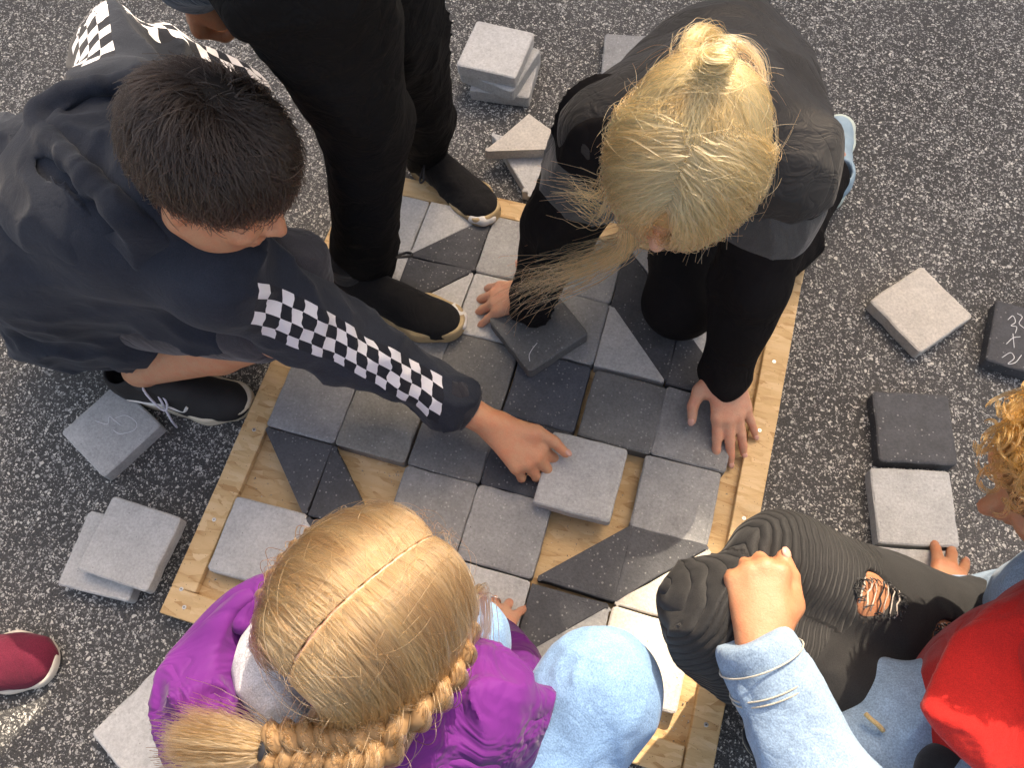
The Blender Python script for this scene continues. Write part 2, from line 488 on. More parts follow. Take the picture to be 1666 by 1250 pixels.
ZB, ZF, TT = 0.018, 0.034, 0.030          # board top, frame top, tile thickness
ZT = ZB + TT
X0, X1, Y0, Y1 = -0.469, 0.493, -0.508, 0.474
osb1, osb2 = mat_osb("chipboard_base", 0.95), mat_osb("chipboard_strip", 1.06, 5.3)
def rough_box(name, lo, hi, mat, parent, bev=0.0015, seed=0):
    """box with broken edges and slightly uneven cut sides"""
    import bmesh
    bm = bmesh.new(); bmesh.ops.create_cube(bm, size=1)
    lo = np.array(lo); hi = np.array(hi); c = (lo + hi) / 2; s = hi - lo
    long = int(np.argmax(s))
    bmesh.ops.subdivide_edges(bm, edges=[e for e in bm.edges if abs((e.verts[0].co - e.verts[1].co)[long]) > 0.5], cuts=12)
    for v in bm.verts: v.co = Vector(c + np.array(v.co) * s)
    bmesh.ops.bevel(bm, geom=[e for e in bm.edges if len(e.link_faces) == 2 and e.calc_face_angle(0) > 0.5], offset=bev, segments=1, affect='EDGES')
    r = random.Random(seed)
    for v in bm.verts:
        v.co += Vector((r.uniform(-1, 1), r.uniform(-1, 1), r.uniform(-.3, .3))) * 0.0006
    me = bpy.data.meshes.new(name); bm.to_mesh(me); bm.free()
    return link(name, me, mat, parent)
tray = empty("chipboard_tray", (0, 0, 0), "square chipboard tray with raised edge strips holding the tile pattern", "tray")
rough_box("base_panel", (X0 + 0.002, Y0 + 0.002, 0.001), (X1 - 0.002, Y1 - 0.002, ZB), osb1, tray, seed=1)
SW = 0.046
rough_box("edge_strip", (X0, Y1 - SW, ZB + 0.0005), (X1, Y1, ZF), osb2, tray, seed=2)
rough_box("edge_strip", (X0, Y0, ZB + 0.0005), (X1 - SW - 0.004, Y0 + SW + 0.002, ZF), osb2, tray, seed=3)
rough_box("edge_strip", (X0, Y0 + SW + 0.003, ZB + 0.0005), (X0 + SW, Y1 - SW - 0.001, ZF), osb2, tray, seed=4)
rough_box("edge_strip", (X1 - SW, Y0, ZB + 0.0005), (X1, Y1 - SW - 0.001, ZF + 0.0005), osb2, tray, seed=5)
screw_m = mat_plain("zinc_screw", (0.62, 0.6, 0.56), 0.35, metal=0.8)
slot_m = mat_plain("screw_recess", (0.05, 0.045, 0.04), 0.6)
sv, sf = tube([(0, 0, -0.002), (0, 0, 0.0004), (0, 0, 0.0008)], [0.0038, 0.0038, 0.0032], 12)
screw_me = mesh_np("screw", sv, sf, False)
kv, kf = tube([(0, 0, 0.0002), (0, 0, 0.0010)], [0.0016, 0.0014], 6)
slot_me = mesh_np("screw_slot", kv, kf, False)
scr = [(0.469, y) for y in (0.452, 0.39, 0.245, 0.10, -0.07, -0.25, -0.42, -0.488)] + [(-0.445, y) for y in (0.40, 0.2, 0.02, -0.15, -0.33, -0.46)] + [(x, -0.487) for x in (-0.43, -0.2, 0.05, 0.3)] + [(x, 0.45) for x in (-0.42, -0.2, 0.0, 0.2)]
for x, y in scr:
    s = link("screw", screw_me, screw_m, tray, False); s.location = (x + rng.normal() * 0.004, y, ZF + 0.0006)
    k = link("screw_slot", slot_me, slot_m, s, False)

# ------------------------------------------------------------------ concrete tiles
def mat_tile(name, c, spk=0.5, pit=0.5, var=0.22):
    t = NT(name); co = t.coord(); r = t.rnd()
    cmb = t.add('ShaderNodeCombineXYZ')
    for i, k in enumerate((13.7, 7.9, 3.3)): t.lk(t.math('MULTIPLY', r, k), cmb.inputs[i])
    ad = t.add('ShaderNodeVectorMath', operation='ADD'); t.lk(co, ad.inputs[0]); t.lk(cmb.outputs[0], ad.inputs[1])
    v = ad.outputs[0]
    n1 = t.noise(v, 16, 5, 0.65); n2 = t.noise(v, 210, 4, 0.7); n3 = t.noise(v, 45, 4, 0.6)
    col = t.ramp(n1, [(0.25, tuple(x * (1 - var) for x in c)), (0.5, c), (0.78, tuple(min(1, x * (1 + var)) for x in c))])
    col = t.mix(1.0, col, t.ramp(n2, [(0.3, 0.80), (0.5, 1.0), (0.72, 1.2)]), 'MULTIPLY')
    col = t.mix(1.0, col, t.ramp(n3, [(0.3, 0.93), (0.7, 1.06)]), 'MULTIPLY')
    col = t.mix(1.0, col, t.ramp(r, [(0.0, 0.88), (1.0, 1.14)]), 'MULTIPLY')
    sp = t.voro(v, 150, 'F1', 'Distance'); spc = t.add('ShaderNodeSeparateColor'); t.lk(t.voro(v, 150, 'F1', 'Color'), spc.inputs[0])
    on = t.math('MULTIPLY', t.math('GREATER_THAN', spc.outputs[0], 0.62), t.ramp(t.math('SUBTRACT', sp, t.math('MULTIPLY', spc.outputs[1], 0.16)), [(0.08, 1.0), (0.18, 0.0)]))
    col = t.mix(t.math('MULTIPLY', on, spk), col, (0.62, 0.62, 0.6))
    pp = t.voro(v, 62, 'F1', 'Distance'); ppc = t.add('ShaderNodeSeparateColor'); t.lk(t.voro(v, 62, 'F1', 'Color'), ppc.inputs[0])
    po = t.math('MULTIPLY', t.math('GREATER_THAN', ppc.outputs[0], 0.72), t.ramp(t.math('ADD', pp, t.math('MULTIPLY', n2, 0.08)), [(0.07, 1.0), (0.15, 0.0)]))
    col = t.mix(t.math('MULTIPLY', po, pit), col, tuple(x * 0.25 for x in c))
    h = t.noise(v, 170, 3, 0.75)
    return t.fin(col, t.ramp(n1, [(0.3, 0.7), (0.7, 0.86)]), t.bump(h, 0.0016, 0.7), Specular_IOR_Level=0.3)
TM = dict(
    light=mat_tile("concrete_light", (0.46, 0.46, 0.45), 0.25, 0.6, 0.14),
    cream=mat_tile("concrete_cream", (0.58, 0.54, 0.48), 0.2, 0.6, 0.12),
    pale=mat_tile("concrete_pale_grey", (0.40, 0.405, 0.40), 0.35, 0.5, 0.15),
    mid=mat_tile("concrete_mid_grey", (0.245, 0.25, 0.252), 0.3, 0.5),
    beige=mat_tile("concrete_beige_grey", (0.27, 0.265, 0.24), 0.35, 0.5),
    slate=mat_tile("concrete_slate", (0.135, 0.138, 0.138), 0.28, 0.3),
    dark=mat_tile("concrete_anthracite", (0.074, 0.077, 0.084), 0.26, 0.2, 0.3),
    blue=mat_tile("concrete_blue_black", (0.072, 0.080, 0.097), 0.22, 0.2, 0.3))
TS = 0.1375
def tile_mesh(poly, name, seed, cham=0.0028, rnd=0.006, cut=None):
    """poly: CCW corners; edges chamfered, corners rounded, outline chipped a little. cut = index of the sawn edge (no chamfer)"""
    r = np.random.default_rng(seed); poly = np.asarray(poly, float); n = len(poly); out = []
    for i in range(n):
        a, b, c = poly[i - 1], poly[i], poly[(i + 1) % n]
        u, w = nrm(a - b), nrm(c - b)
        q = rnd * (0.6 if cut is not None else 1.0)
        s = [b + u * q, b + (u + w) * q * 0.32, b + w * q]
        out += s
        m = 6
        for k in range(1, m):
            out.append(s[2] + (c - w * q - s[2]) * k / m * 1.0 if True else None)
    o = np.array(out); cen = poly.mean(0)
    o = o + r.normal(size=o.shape) * 0.0005
    def ins(d):
        N = len(o); res = o.copy()
        for i in range(N):
            t = nrm(o[(i + 1) % N] - o[i - 1]); nn = np.array([-t[1], t[0]])
            res[i] = o[i] + nn * d
        return res
    rings = [(o * 0.999, 0.0), (o, 0.0015), (o, TT - cham * 0.8), (ins(cham), TT - 0.0002), (ins(cham + 0.004), TT)]
    vv = []; N = len(o)
    for rr, z in rings:
        zz = np.full(N, z) + (r.normal(size=N) * 0.0003 if 0.002 < z else 0)
        vv.append(np.c_[rr, zz])
    vv = np.concatenate(vv); f = []
    for L in range(len(rings) - 1):
        for i in range(N):
            j = (i + 1) % N; f.append((L * N + i, L * N + j, (L + 1) * N + j, (L + 1) * N + i))
    f.append(tuple(range(N))[::-1]); f.append(tuple((len(rings) - 1) * N + i for i in range(N)))
    me = mesh_np(name, vv, f, False)
    return me
S2 = TS / 2
SQ = [(-S2, -S2), (S2, -S2), (S2, S2), (-S2, S2)]
sq_me = [tile_mesh(SQ, "concrete_tile", s) for s in range(8)]
g_ = 0.0016
TRI = {  # half tiles named by the corner that holds the right angle
    'ul': [(-S2, -S2 + g_), (S2 - g_, S2), (-S2, S2)],
    'lr': [(-S2 + g_, -S2), (S2, -S2), (S2, S2 - g_)],
    'll': [(-S2, -S2), (S2 - g_, -S2), (-S2, S2 - g_)],
    'ur': [(S2, -S2 + g_), (S2, S2), (-S2 + g_, S2)]}
tri_me = {k: [tile_mesh(v, "triangle_tile", 40 + i, 0.002, 0.003, 0) for i in range(3)] for k, v in TRI.items()}
ncount = [0]
def tile_at(xy, z, rot, mat, label, shape='sq', tilt=(0, 0), group=None):
    ncount[0] += 1; i = ncount[0]
    src = sq_me[i % len(sq_me)] if shape == 'sq' else tri_me[shape][i % 3]
    me = src.copy()
    nm = "concrete_tile" if shape == 'sq' else "triangle_tile"
    o = bpy.data.objects.new(nm, me); COL.objects.link(o); me.materials.append(TM[mat])
    o.location = (xy[0], xy[1], z); o.rotation_euler = (tilt[0], tilt[1], rot)
    tag(o, label, "tile", group)
    return o
ROW = ["far", "second", "third", "fourth", "fifth", "near"]
CN = ["first", "second", "third", "fourth", "fifth", "last"]
G_TRAY = "tiles laid in the tray"
CW = dict(light="light grey", cream="cream", pale="pale grey", mid="mid grey", beige="beige grey", slate="slate grey", dark="anthracite", blue="blue black")
def cell(r, c): return np.array([(c + 0.5 - 3) * 0.14, (3 - r - 0.5) * 0.14])
layout = {  # (row, column): list of (shape, colour, words, (dx, dy, rot))
    (0, 0): [('sq', 'light', "square tile in the tray corner behind the black trouser leg")],
    (0, 1): [('ul', 'light', "triangle tile beside the toe of the rear black trainer"), ('lr', 'dark', "triangle tile just below the rear black trainer")],
    (0, 2): [('sq', 'pale', "square tile between the rear black trainer and the blonde child's sleeve")],
    (0, 3): [('sq', 'mid', "square tile under the blonde child's hanging hair")],
    (0, 4): [('ll', 'dark', "triangle tile under the blonde child's hair, left of the knee"), ('ur', 'light', "triangle tile half hidden behind the kneeling blonde child's knee")],
    (0, 5): [('sq', 'light', "square tile behind the blonde child's upright sleeve, top corner of the tray")],
    (1, 0): [('sq', 'light', "square tile showing behind the heel of the front black trainer")],
    (1, 1): [('ul', 'dark', "triangle tile under the lace loop of the front black trainer"), ('lr', 'light', "triangle tile at the toe of the front black trainer")],
    (1, 2): [('sq', 'pale', "square tile touched by the blonde child's spread fingers")],
    (1, 3): [('sq', 'mid', "square tile lying beneath the loose twisted slate tile")],
    (1, 4): [('ll', 'pale', "triangle tile pointing up between the twisted tile and the knee"), ('ur', 'dark', "triangle tile in front of the blonde child's knee")],
    (1, 5): [('ll', 'dark', "triangle tile behind the blonde child's black cuff"), ('ur', 'light', "triangle tile between black sleeve and right tray edge")],
    (2, 0): [('sq', 'light', "square tile mostly hidden under the chequered sleeve by the tray edge")],
    (2, 1): [('sq', 'mid', "square tile between the front black trainer and the chequered sleeve")],
    (2, 2): [('sq', 'slate', "square tile above the chequered cuff, left of the blue black tile")],
    (2, 3): [('sq', 'blue', "square tile in the middle, above the gripping hand")],
    (2, 4): [('sq', 'slate', "square tile right of the blue black tile, with a wide gap", (0.006, -0.004, -0.015))],
    (2, 5): [('sq', 'mid', "square tile with chalk scribble under the blonde child's flat hand", (0.002, -0.002, 0))],
    (3, 0): [('sq', 'mid', "square tile at the left tray edge above the bare chipboard")],
    (3, 1): [('sq', 'beige', "square tile below the chequered sleeve")],
    (3, 2): [('sq', 'slate', "square tile directly below the chequered cuff")],
    (3, 3): [('sq', 'dark', "square tile under the gripping hand")],
    (3, 5): [('sq', 'mid', "square tile right of the bare gap, against the right tray edge", (-0.004, -0.002, 0.01))],
    (4, 0): [('ur', 'dark', "triangle tile nearest the left tray edge on bare chipboard")],
    (4, 1): [('ll', 'dark', "triangle tile pointing up on bare chipboard above the braided head")],
    (4, 2): [('sq', 'mid', "square tile right behind the parted hair of the girl")],
    (4, 3): [('sq', 'mid', "square tile right of the girl's forehead, left of the held tile")],
    (4, 4): [('lr', 'dark', "triangle tile alone below the held tile", (0.002, 0.003, 0))],
    (4, 5): [('ul', 'dark', "triangle tile by the ribbed black knee, partly in sun"), ('lr', 'cream', "triangle tile touching the ribbed black knee, in sun")],
    (5, 0): [('sq', 'light', "square tile in the near left tray corner beside the girl's hair", (0.004, 0.004, 0.02))],
    (5, 1): [('ll', 'light', "triangle tile half covered by the girl's hair near the left corner tile"), ('ur', 'dark', "triangle tile peeping out behind the girl's hair")],
    (5, 2): [('sq', 'light', "square tile beneath the girl's bent head")],
    (5, 3): [('sq', 'pale', "square tile under the ringed hand of the girl")],
    (5, 4): [('ul', 'dark', "triangle tile between the ringed hand and the jeans knee"), ('lr', 'pale', "triangle tile partly under the blue jeans knee")],
    (5, 5): [('sq', 'cream', "square tile in full sun between the blue and black knees")],
}
for (r, c), items in layout.items():
    base = cell(r, c) + rng.normal(size=2) * 0.0010
    for it in items:
        shape, colr, words = it[:3]; off = it[3] if len(it) > 3 else (0, 0, 0)
        tile_at(base + np.array(off[:2]), ZB + 0.0006 + abs(rng.normal()) * 0.0005, off[2] + rng.normal() * 0.004, colr, CW[colr] + " " + words, shape, (rng.normal() * 0.003, rng.normal() * 0.003), G_TRAY)

def loose(a, b, ztop, colr, label, side=-1, shape='sq', tilt=(0, 0), group="tiles lying loose round the tray"):
    """a, b: photo pixels of two neighbouring top corners; the tile lies to one side of a->b"""
    A, B = P(*a, ztop)[:2], P(*b, ztop)[:2]
    u = nrm(B - A); w = np.array([-u[1], u[0]]) * side
    c = A + u * S2 + w * S2
    return tile_at(c, ztop - TT, math.atan2(u[1], u[0]), colr, label, shape, tilt, group)
def square_px(c4, ztop, colr, label, tilt=(0, 0), group="tiles lying loose round the tray"):
    p = np.array([P(*q, ztop)[:2] for q in c4]); c = p.mean(0); d = (p[1] - p[0]) + (p[2] - p[3])
    return tile_at(c, ztop - TT, math.atan2(d[1], d[0]), colr, label, 'sq', tilt, group)
g = 0.0015
square_px([(738, 108), (838, 131), (875, 50), (775, 28)], 3 * TT + g, 'light', "light grey square tile, topmost of the small stack behind the tray", (0.0, 0.01))
o3 = square_px([(747, 125), (843, 152), (880, 72), (783, 45)], 2 * TT + g, 'pale', "pale grey square tile, middle one of the small stack behind the tray")
o3.rotation_euler[2] -= 0.10
o3 = square_px([(758, 142), (850, 172), (888, 90), (793, 60)], TT + g, 'light', "light grey square tile, bottom one of the small stack behind the tray")
o3.rotation_euler[2] += 0.22
def tri_px(apex, p1, p2, ztop, colr, label, tilt=(0, 0)):
    A, B, C = (P(*q, ztop)[:2] for q in (apex, p1, p2))
    u = nrm(nrm(B - A) + nrm(C - A))             # bisector from the right angle
    th = math.atan2(u[1], u[0]) - math.radians(45)
    c, s = math.cos(th), math.sin(th)
    ctr = A + np.array([c * S2 - s * S2, s * S2 + c * S2])
    return tile_at(ctr, ztop - TT, th, colr, label, 'll', tilt, "triangle tiles lying loose behind the tray")
tri_px((861, 184), (788, 243), (935, 237), 2 * TT + g, 'cream', "cream triangle tile lying on top of another behind the tray")
tri_px((895, 240), (846, 305), (812, 235), TT + g, 'light', "light grey triangle tile under the cream one, corner pointing at the tray")
tri_px((950, 330), (955, 250), (874, 302), TT + g, 'light', "light grey triangle tile half hidden behind the blonde child's sleeve")
loose((984, 54), (1066, 58), TT + g, 'mid', "mid grey square tile behind the blonde child's shoulder")
square_px([(1407, 488), (1493, 573), (1590, 517), (1505, 431)], TT + g, 'cream', "cream square tile alone on the ground right of the tray")
dk = loose((1622, 487), (1602, 590), TT + g, 'dark', "anthracite square tile with chalk numbers cut by the right picture edge", 1)
square_px([(1420, 752), (1560, 760), (1553, 640), (1419, 634)], TT + g, 'dark', "anthracite square tile, farthest of the three in a row right of the tray")
square_px([(1416, 888), (1566, 894), (1557, 766), (1413, 757)], TT + g, 'pale', "pale grey square tile, middle of the three in a row right of the tray")
loose((1425, 890), (1575, 899), TT + g, 'pale', "pale grey square tile under the spread hand of the seated child")
ck = square_px([(97, 700), (166, 772), (262, 694), (195, 628)], TT + g, 'light', "light grey square tile with chalk marks beside the black skate shoe")
square_px([(123, 926), (232, 962), (301, 844), (181, 806)], 2 * TT + g, 'light', "light grey square tile lying on top of another left of the tray", (0.0, 0.02))
square_px([(89, 950), (212, 978), (262, 860), (138, 831)], TT + g, 'light', "light grey square tile underneath another left of the tray")
loose((254, 1088), (151, 1191), TT + g, 'light', "light grey square tile on the ground below the purple hood", 1)
loose((530, 205), (532, 240), TT + g, 'light', "light grey square tile almost hidden behind the standing person's leg", 1)
tw = square_px([(792, 519), (856, 603), (957, 536), (900, 468)], ZT + TT + 0.003, 'slate', "slate grey square tile lying twisted on top of the laid tiles", (0.01, -0.015), "tiles laid in the tray")
HELD_Z = 0.078
held = square_px([(866, 818), (1003, 852), (1022, 734), (893, 697)], HELD_Z, 'pale', "pale grey square tile held in the hand of the child in the chequered hoodie", (0.02, -0.035), "tiles laid in the tray")

# crumbs of concrete and wood on the tiles and the chipboard
def make_grit():
    r = np.random.default_rng(77); V, F = [], []
    def grain(x, y, z, s):
        q = r.normal(size=(4, 3)) * s * 0.5; q[:, 2] = np.abs(q[:, 2]); q[3, 2] += s * 0.5; q = q + (x, y, z)
        k = len(V); V.extend(q); F.extend([(k, k + 1, k + 2), (k, k + 1, k + 3), (k + 1, k + 2, k + 3), (k + 2, k, k + 3)])
    for i in range(36):
        c = cell(i // 6, i % 6)
        if (i // 6, i % 6) == (3, 4): continue
        for _ in range(int(r.integers(3, 12))):
            if r.random() < 0.6:
                sgn = r.choice([-1, 1]); u = r.uniform(-0.06, 0.06); w = sgn * (0.0655 - abs(r.normal()) * 0.006); p = (u, w) if r.random() < 0.5 else (w, u)
            else: p = r.uniform(-0.06, 0.06, 2)
            grain(c[0] + p[0], c[1] + p[1], ZT + 0.0004, r.uniform(0.0008, 0.0026))
    for _ in range(220):
        x, y = r.uniform(X0 + SW, X1 - SW), r.uniform(Y0 + SW, -0.425)
        if r.random() < 0.45: x, y = r.uniform(0.426, X1 - SW - 0.003), r.uniform(Y0 + 0.05, Y1 - 0.06)
        grain(x, y, ZB, r.uniform(0.0008, 0.003))
    for (r_, c_) in ((4, 0), (4, 1), (4, 4), (3, 4)):
        for _ in range(30): p = cell(r_, c_) + r.uniform(-0.06, 0.06, 2); grain(p[0], p[1], ZB, r.uniform(0.0008, 0.003))
    t = NT("concrete_crumb"); n = t.noise(t.coord(), 300, 2)
    m = t.fin(t.ramp(n, [(0.35, (0.08, 0.08, 0.08)), (0.5, (0.3, 0.29, 0.27)), (0.65, (0.6, 0.57, 0.5))]), 0.9)
    tag(link("grit", mesh_np("grit", np.array(V), F, False), m), "loose crumbs of concrete and sand strewn over the tray", "grit", kind="stuff")
make_grit()

# chalk marks
chalk_m = NT("chalk"); chalk_m.fin((0.68, 0.69, 0.70), 0.95); chalk_m = chalk_m.m
def chalk(pxs, z, parent):
    pts = spline([P(x, y, z)[:3] for x, y in pxs], 6 * len(pxs)); pts[:, 2] = z
    v, f = tube(pts, 0.00075, 5); v[:, 2] = z + (v[:, 2] - z) * 0.35
    pm = Matrix.LocRotScale(parent.location, parent.rotation_euler, None).inverted()
    v = np.array([pm @ Vector(q) for q in v])
    link("chalk_mark", mesh_np("chalk_mark", v, f), chalk_m, parent, False)
zc = TT + g + 0.0003
for s in ([(1640, 520), (1648, 514), (1652, 524), (1645, 530), (1654, 532), (1652, 542)], [(1637, 560), (1648, 550), (1660, 548)], [(1648, 543), (1650, 566)],
          [(1630, 582), (1644, 574), (1650, 583), (1640, 592), (1652, 590), (1662, 578)], [(1655, 510), (1663, 516), (1658, 526), (1666, 534)]):
    chalk(s, zc, dk)
for s in ([(155, 685), (175, 690), (178, 678), (186, 684), (196, 692)], [(188, 680), (205, 676), (222, 688), (218, 700), (196, 706), (184, 700)]):
    chalk(s, zc, ck)
chalk([(862, 588), (861, 578), (866, 568), (874, 558)], ZT + TT + 0.0042, tw)

# a sheet of paper tucked behind the blonde child
paper = link("paper_sheet", mesh_np("paper_sheet", *(lambda A, B, w: ([(*(A), 0.004), (*(A + (B - A) * 1.0), 0.003), (*(B + w), 0.004), (*(A + w), 0.006), (*(A), 0.0036), (*B, 0.0026), (*(B + w), 0.0036), (*(A + w), 0.0056)], [(0, 1, 2, 3), (7, 6, 5, 4), (0, 4, 5, 1), (1, 5, 6, 2), (2, 6, 7, 3), (3, 7, 4, 0)]))(P(914, 179, 0)[:2], P(935, 290, 0)[:2], V3(0.10, 0.03)), False), mat_plain("white_paper", (0.8, 0.82, 0.86), 0.7))
tag(paper, "white sheet of paper lying behind the blonde child's sleeve", "paper")
# ------------------------------------------------------------------ people kit
nail_m = NT("fingernail"); nail_m.fin((0.60, 0.33, 0.26), 0.3, Specular_IOR_Level=0.5); nail_m = nail_m.m
_u = np.linspace(0, 2 * math.pi, 10, endpoint=False)
_nv = np.concatenate([np.c_[np.cos(_u) * r, np.sin(_u) * r * 1.25, np.full(10, z)] for r, z in ((1.0, -0.25), (0.95, 0.05), (0.6, 0.2))] + [[(0, 0, 0.25)]])
_nf = [(L * 10 + i, L * 10 + (i + 1) % 10, (L + 1) * 10 + (i + 1) % 10, (L + 1) * 10 + i) for L in range(2) for i in range(10)] + [(20 + i, 20 + (i + 1) % 10, 30) for i in range(10)]
nail_me = mesh_np("fingernail", _nv, _nf)

def hand(vol, w, yd, zd, right=True, s=1.0, spread=(10, 2, -6, -15), curl=None, thumb=None, nails=None, arm=None, wr=0.0):
    """palm and five fingers grown into vol. yd: towards the fingers, zd: back of the hand.
    curl: bend at the three joints of index..little in degrees; thumb: its points, x towards the thumb side"""
    Y = nrm(yd); Z = nrm(np.asarray(zd) - Y * np.dot(zd, Y)); X = np.cross(Y, Z) * (-1 if right else 1)
    L = lambda p: np.asarray(w) + s * (p[0] * X + p[1] * Y + p[2] * Z)
    kn = [(0.0265, 0.079, 0.003), (0.009, 0.084, 0.006), (-0.009, 0.079, 0.004), (-0.0255, 0.070, 0.0)]
    wp = [(0.014, 0, 0), (0.005, 0, 0.001), (-0.006, 0, 0.001), (-0.014, 0, 0)]
    if curl is None: curl = [(6, 8, 6)] * 4
    for a, b in zip(wp, kn):
        vol.cone(L(a), L(b), 0.0135 * s, 0.0105 * s, 0.012 * s)
    vol.cone(L((0.0, 0.02, -0.004)), L((-0.004, 0.06, -0.004)), 0.014 * s, 0.014 * s, 0.012 * s)
    tp = thumb or [(0.016, 0.014, -0.006), (0.042, 0.046, -0.012), (0.055, 0.072, -0.014), (0.062, 0.094, -0.014)]
    tr = (0.0145, 0.0115, 0.0098, 0.0078)
    for i in range(3): vol.cone(L(tp[i]), L(tp[i + 1]), tr[i] * s, tr[i + 1] * s, (0.014 if i == 0 else 0.003) * s)
    vol.cone(L((0.02, 0.035, -0.002)), L((tp[1][0] * 0.8, tp[1][1] + 0.002, tp[1][2])), 0.010 * s, 0.009 * s, 0.016 * s)
    tips = [(np.array(tp[2]), np.array(tp[3]), tr[3])]
    tips = [(L(tp[2]), L(tp[3]), tr[3] * s, None)]
    seg = [(0.034, 0.021, 0.016), (0.038, 0.024, 0.017), (0.035, 0.022, 0.016), (0.027, 0.017, 0.014)]
    rad = [(0.0098, 0.0086, 0.0078, 0.0064), (0.0100, 0.0088, 0.0079, 0.0065), (0.0096, 0.0084, 0.0075, 0.0062), (0.0085, 0.0074, 0.0067, 0.0056)]
    for i in range(4):
        a = math.radians(spread[i]); d0 = np.array([math.sin(a), math.cos(a), 0]); p = np.array(kn[i]); c = 0
        for j in range(3):
            c += math.radians(curl[i][j])
            d = d0 * math.cos(c) + np.array([0, 0, -1]) * math.sin(c)
            q = p + d * seg[i][j]
            vol.cone(L(p), L(q), rad[i][j] * s, rad[i][j + 1] * s, (0.006 if j == 0 else 0.0025) * s)
            # knuckle pad
            p0, p = p, q
        dors = np.array([0, 0, 1]) * math.cos(c) + d0 * math.sin(c)
        tips.append((L(p0), L(p), rad[i][3] * s, dors[0] * X + dors[1] * Y + dors[2] * Z))
    if nails is not None:
        for a, b, r, dz in tips:
            d = nrm(b - a)
            if dz is None: dz = Z * 0.75 + X * 0.55
            n = nrm(dz - d * np.dot(dz, d)); x = np.cross(d, n)
            o = link("fingernail", nail_me, nail_m, nails, False)
            k = r * 0.78
            Mx = Matrix(((x[0] * k, d[0] * k, n[0] * k, 0), (x[1] * k, d[1] * k, n[1] * k, 0), (x[2] * k, d[2] * k, n[2] * k, 0), (0, 0, 0, 1)))
            pos = b + d * r * 0.12 + n * r * 0.86 - root_loc(nails)
            Mx.translation = Vector(pos); o.matrix_local = Mx
    return L

def frame(F, U):
    F = nrm(F); U = nrm(np.asarray(U) - F * np.dot(U, F)); Rt = np.cross(F, U)
    return np.stack([Rt, F, U], 1)

def head(vol, c, M, s=1.0):
    L = lambda *p: np.asarray(c) + s * (M @ np.array(p, float))
    E = lambda p, r, k=0.012, op='add': vol.ell(L(*p), np.array(r) * s, M, k * s, op)
    E((0, -0.012, 0.035), (0.073, 0.092, 0.076))
    E((0, 0.026, -0.030), (0.058, 0.064, 0.080), 0.03)
    vol.cone(L(0, 0.052, -0.088), L(0.0, 0.045, -0.075), 0.026 * s, 0.03 * s, 0.03 * s)
    for q in (-1, 1):
        vol.cone(L(0.018 * q, 0.05, -0.085), L(0.05 * q, 0.0, -0.055), 0.022 * s, 0.02 * s, 0.025 * s)
        E((0.032 * q, 0.068, -0.028), (0.022, 0.02, 0.02), 0.015)               # cheek
        E((0.031 * q, 0.092, 0.004), (0.017, 0.012, 0.011), 0.010, 'sub')       # eye socket
        E((0.031 * q, 0.076, 0.003), (0.013, 0.013, 0.0125), 0.003)             # eyelid over the eye
        E((0.028 * q, 0.083, 0.019), (0.022, 0.010, 0.007), 0.010)              # brow
        E((0.0725 * q, -0.006, -0.006), (0.010, 0.019, 0.031), 0.006)           # ear
        E((0.082 * q, -0.001, -0.004), (0.007, 0.010, 0.018), 0.004, 'sub')
        E((0.073 * q, 0.0, -0.032), (0.008, 0.009, 0.010), 0.006)
    vol.cone(L(0, 0.086, 0.008), L(0, 0.106, -0.026), 0.0075 * s, 0.0105 * s, 0.012 * s)
    for q in (-1, 1): E((0.010 * q, 0.095, -0.031), (0.008, 0.009, 0.007), 0.006)
    E((0, 0.086, -0.054), (0.022, 0.012, 0.006), 0.005); E((0, 0.085, -0.066), (0.019, 0.012, 0.006), 0.005)
    return L

def limb_attr(v, chains, free=False):
    """per vertex (u along the limb, v round it, distance to the axis) for the nearest of the chains [(pts, top direction)]"""
    out = np.full((len(v), 3), 9.0); best = np.full(len(v), 9.0)
    for pts, top in chains:
        acc = 0
        for a, b in zip(pts[:-1], pts[1:]):
            a = np.asarray(a); b = np.asarray(b); ba = b - a; Ln = np.linalg.norm(ba); d = ba / Ln
            raw = (v - a) @ d; t = np.clip(raw, 0, Ln); q = v - a - t[:, None] * d
            dist = np.linalg.norm(q, axis=1); m = dist < best
            n = nrm(np.asarray(top) - d * np.dot(top, d)); s = np.cross(d, n)
            ang = np.arctan2(q @ s, q @ n)
            out[m] = np.stack([acc + (np.minimum(raw, Ln) if free else t), ang * dist, dist], 1)[m]; best[m] = dist[m]
            acc += Ln
    return out

# ---- hair
def hair_obj(name, paths, r0, mat, parent, taper=0.35):
    """paths: list of (n, m, 3) arrays of strand points in the world"""
    sizes = []; flat = []; rad = []
    for p in paths:
        n, m, _ = p.shape
        sizes += [m] * n; flat.append(p.reshape(-1, 3))
        rr = r0 * np.linspace(1, taper, m); rad.append(np.tile(rr, n))
    flat = np.concatenate(flat).astype(np.float32) - root_loc(parent).astype(np.float32); rad = np.concatenate(rad).astype(np.float32)
    cu = bpy.data.hair_curves.new(name); cu.add_curves(sizes)
    cu.attributes['position'].data.foreach_set('vector', flat.ravel())
    ra = cu.attributes.get('radius') or cu.attributes.new('radius', 'FLOAT', 'POINT')
    ra.data.foreach_set('value', rad)
    root = np.concatenate([p[:, p.shape[1] // 2] for p in paths]); q = root - root.mean(0)
    tn = 0.5 + 0.42 * waves(len(root), 190, 7)(q[:, 0], q[:, 1], q[:, 2]) + np.random.default_rng(2).normal(size=len(root)) * 0.16
    ta = cu.attributes.new('tone', 'FLOAT', 'CURVE'); ta.data.foreach_set('value', np.clip(tn, 0, 1).astype(np.float32))
    cu.materials.append(mat)
    o = bpy.data.objects.new(name, cu); COL.objects.link(o); o.parent = parent
    return o

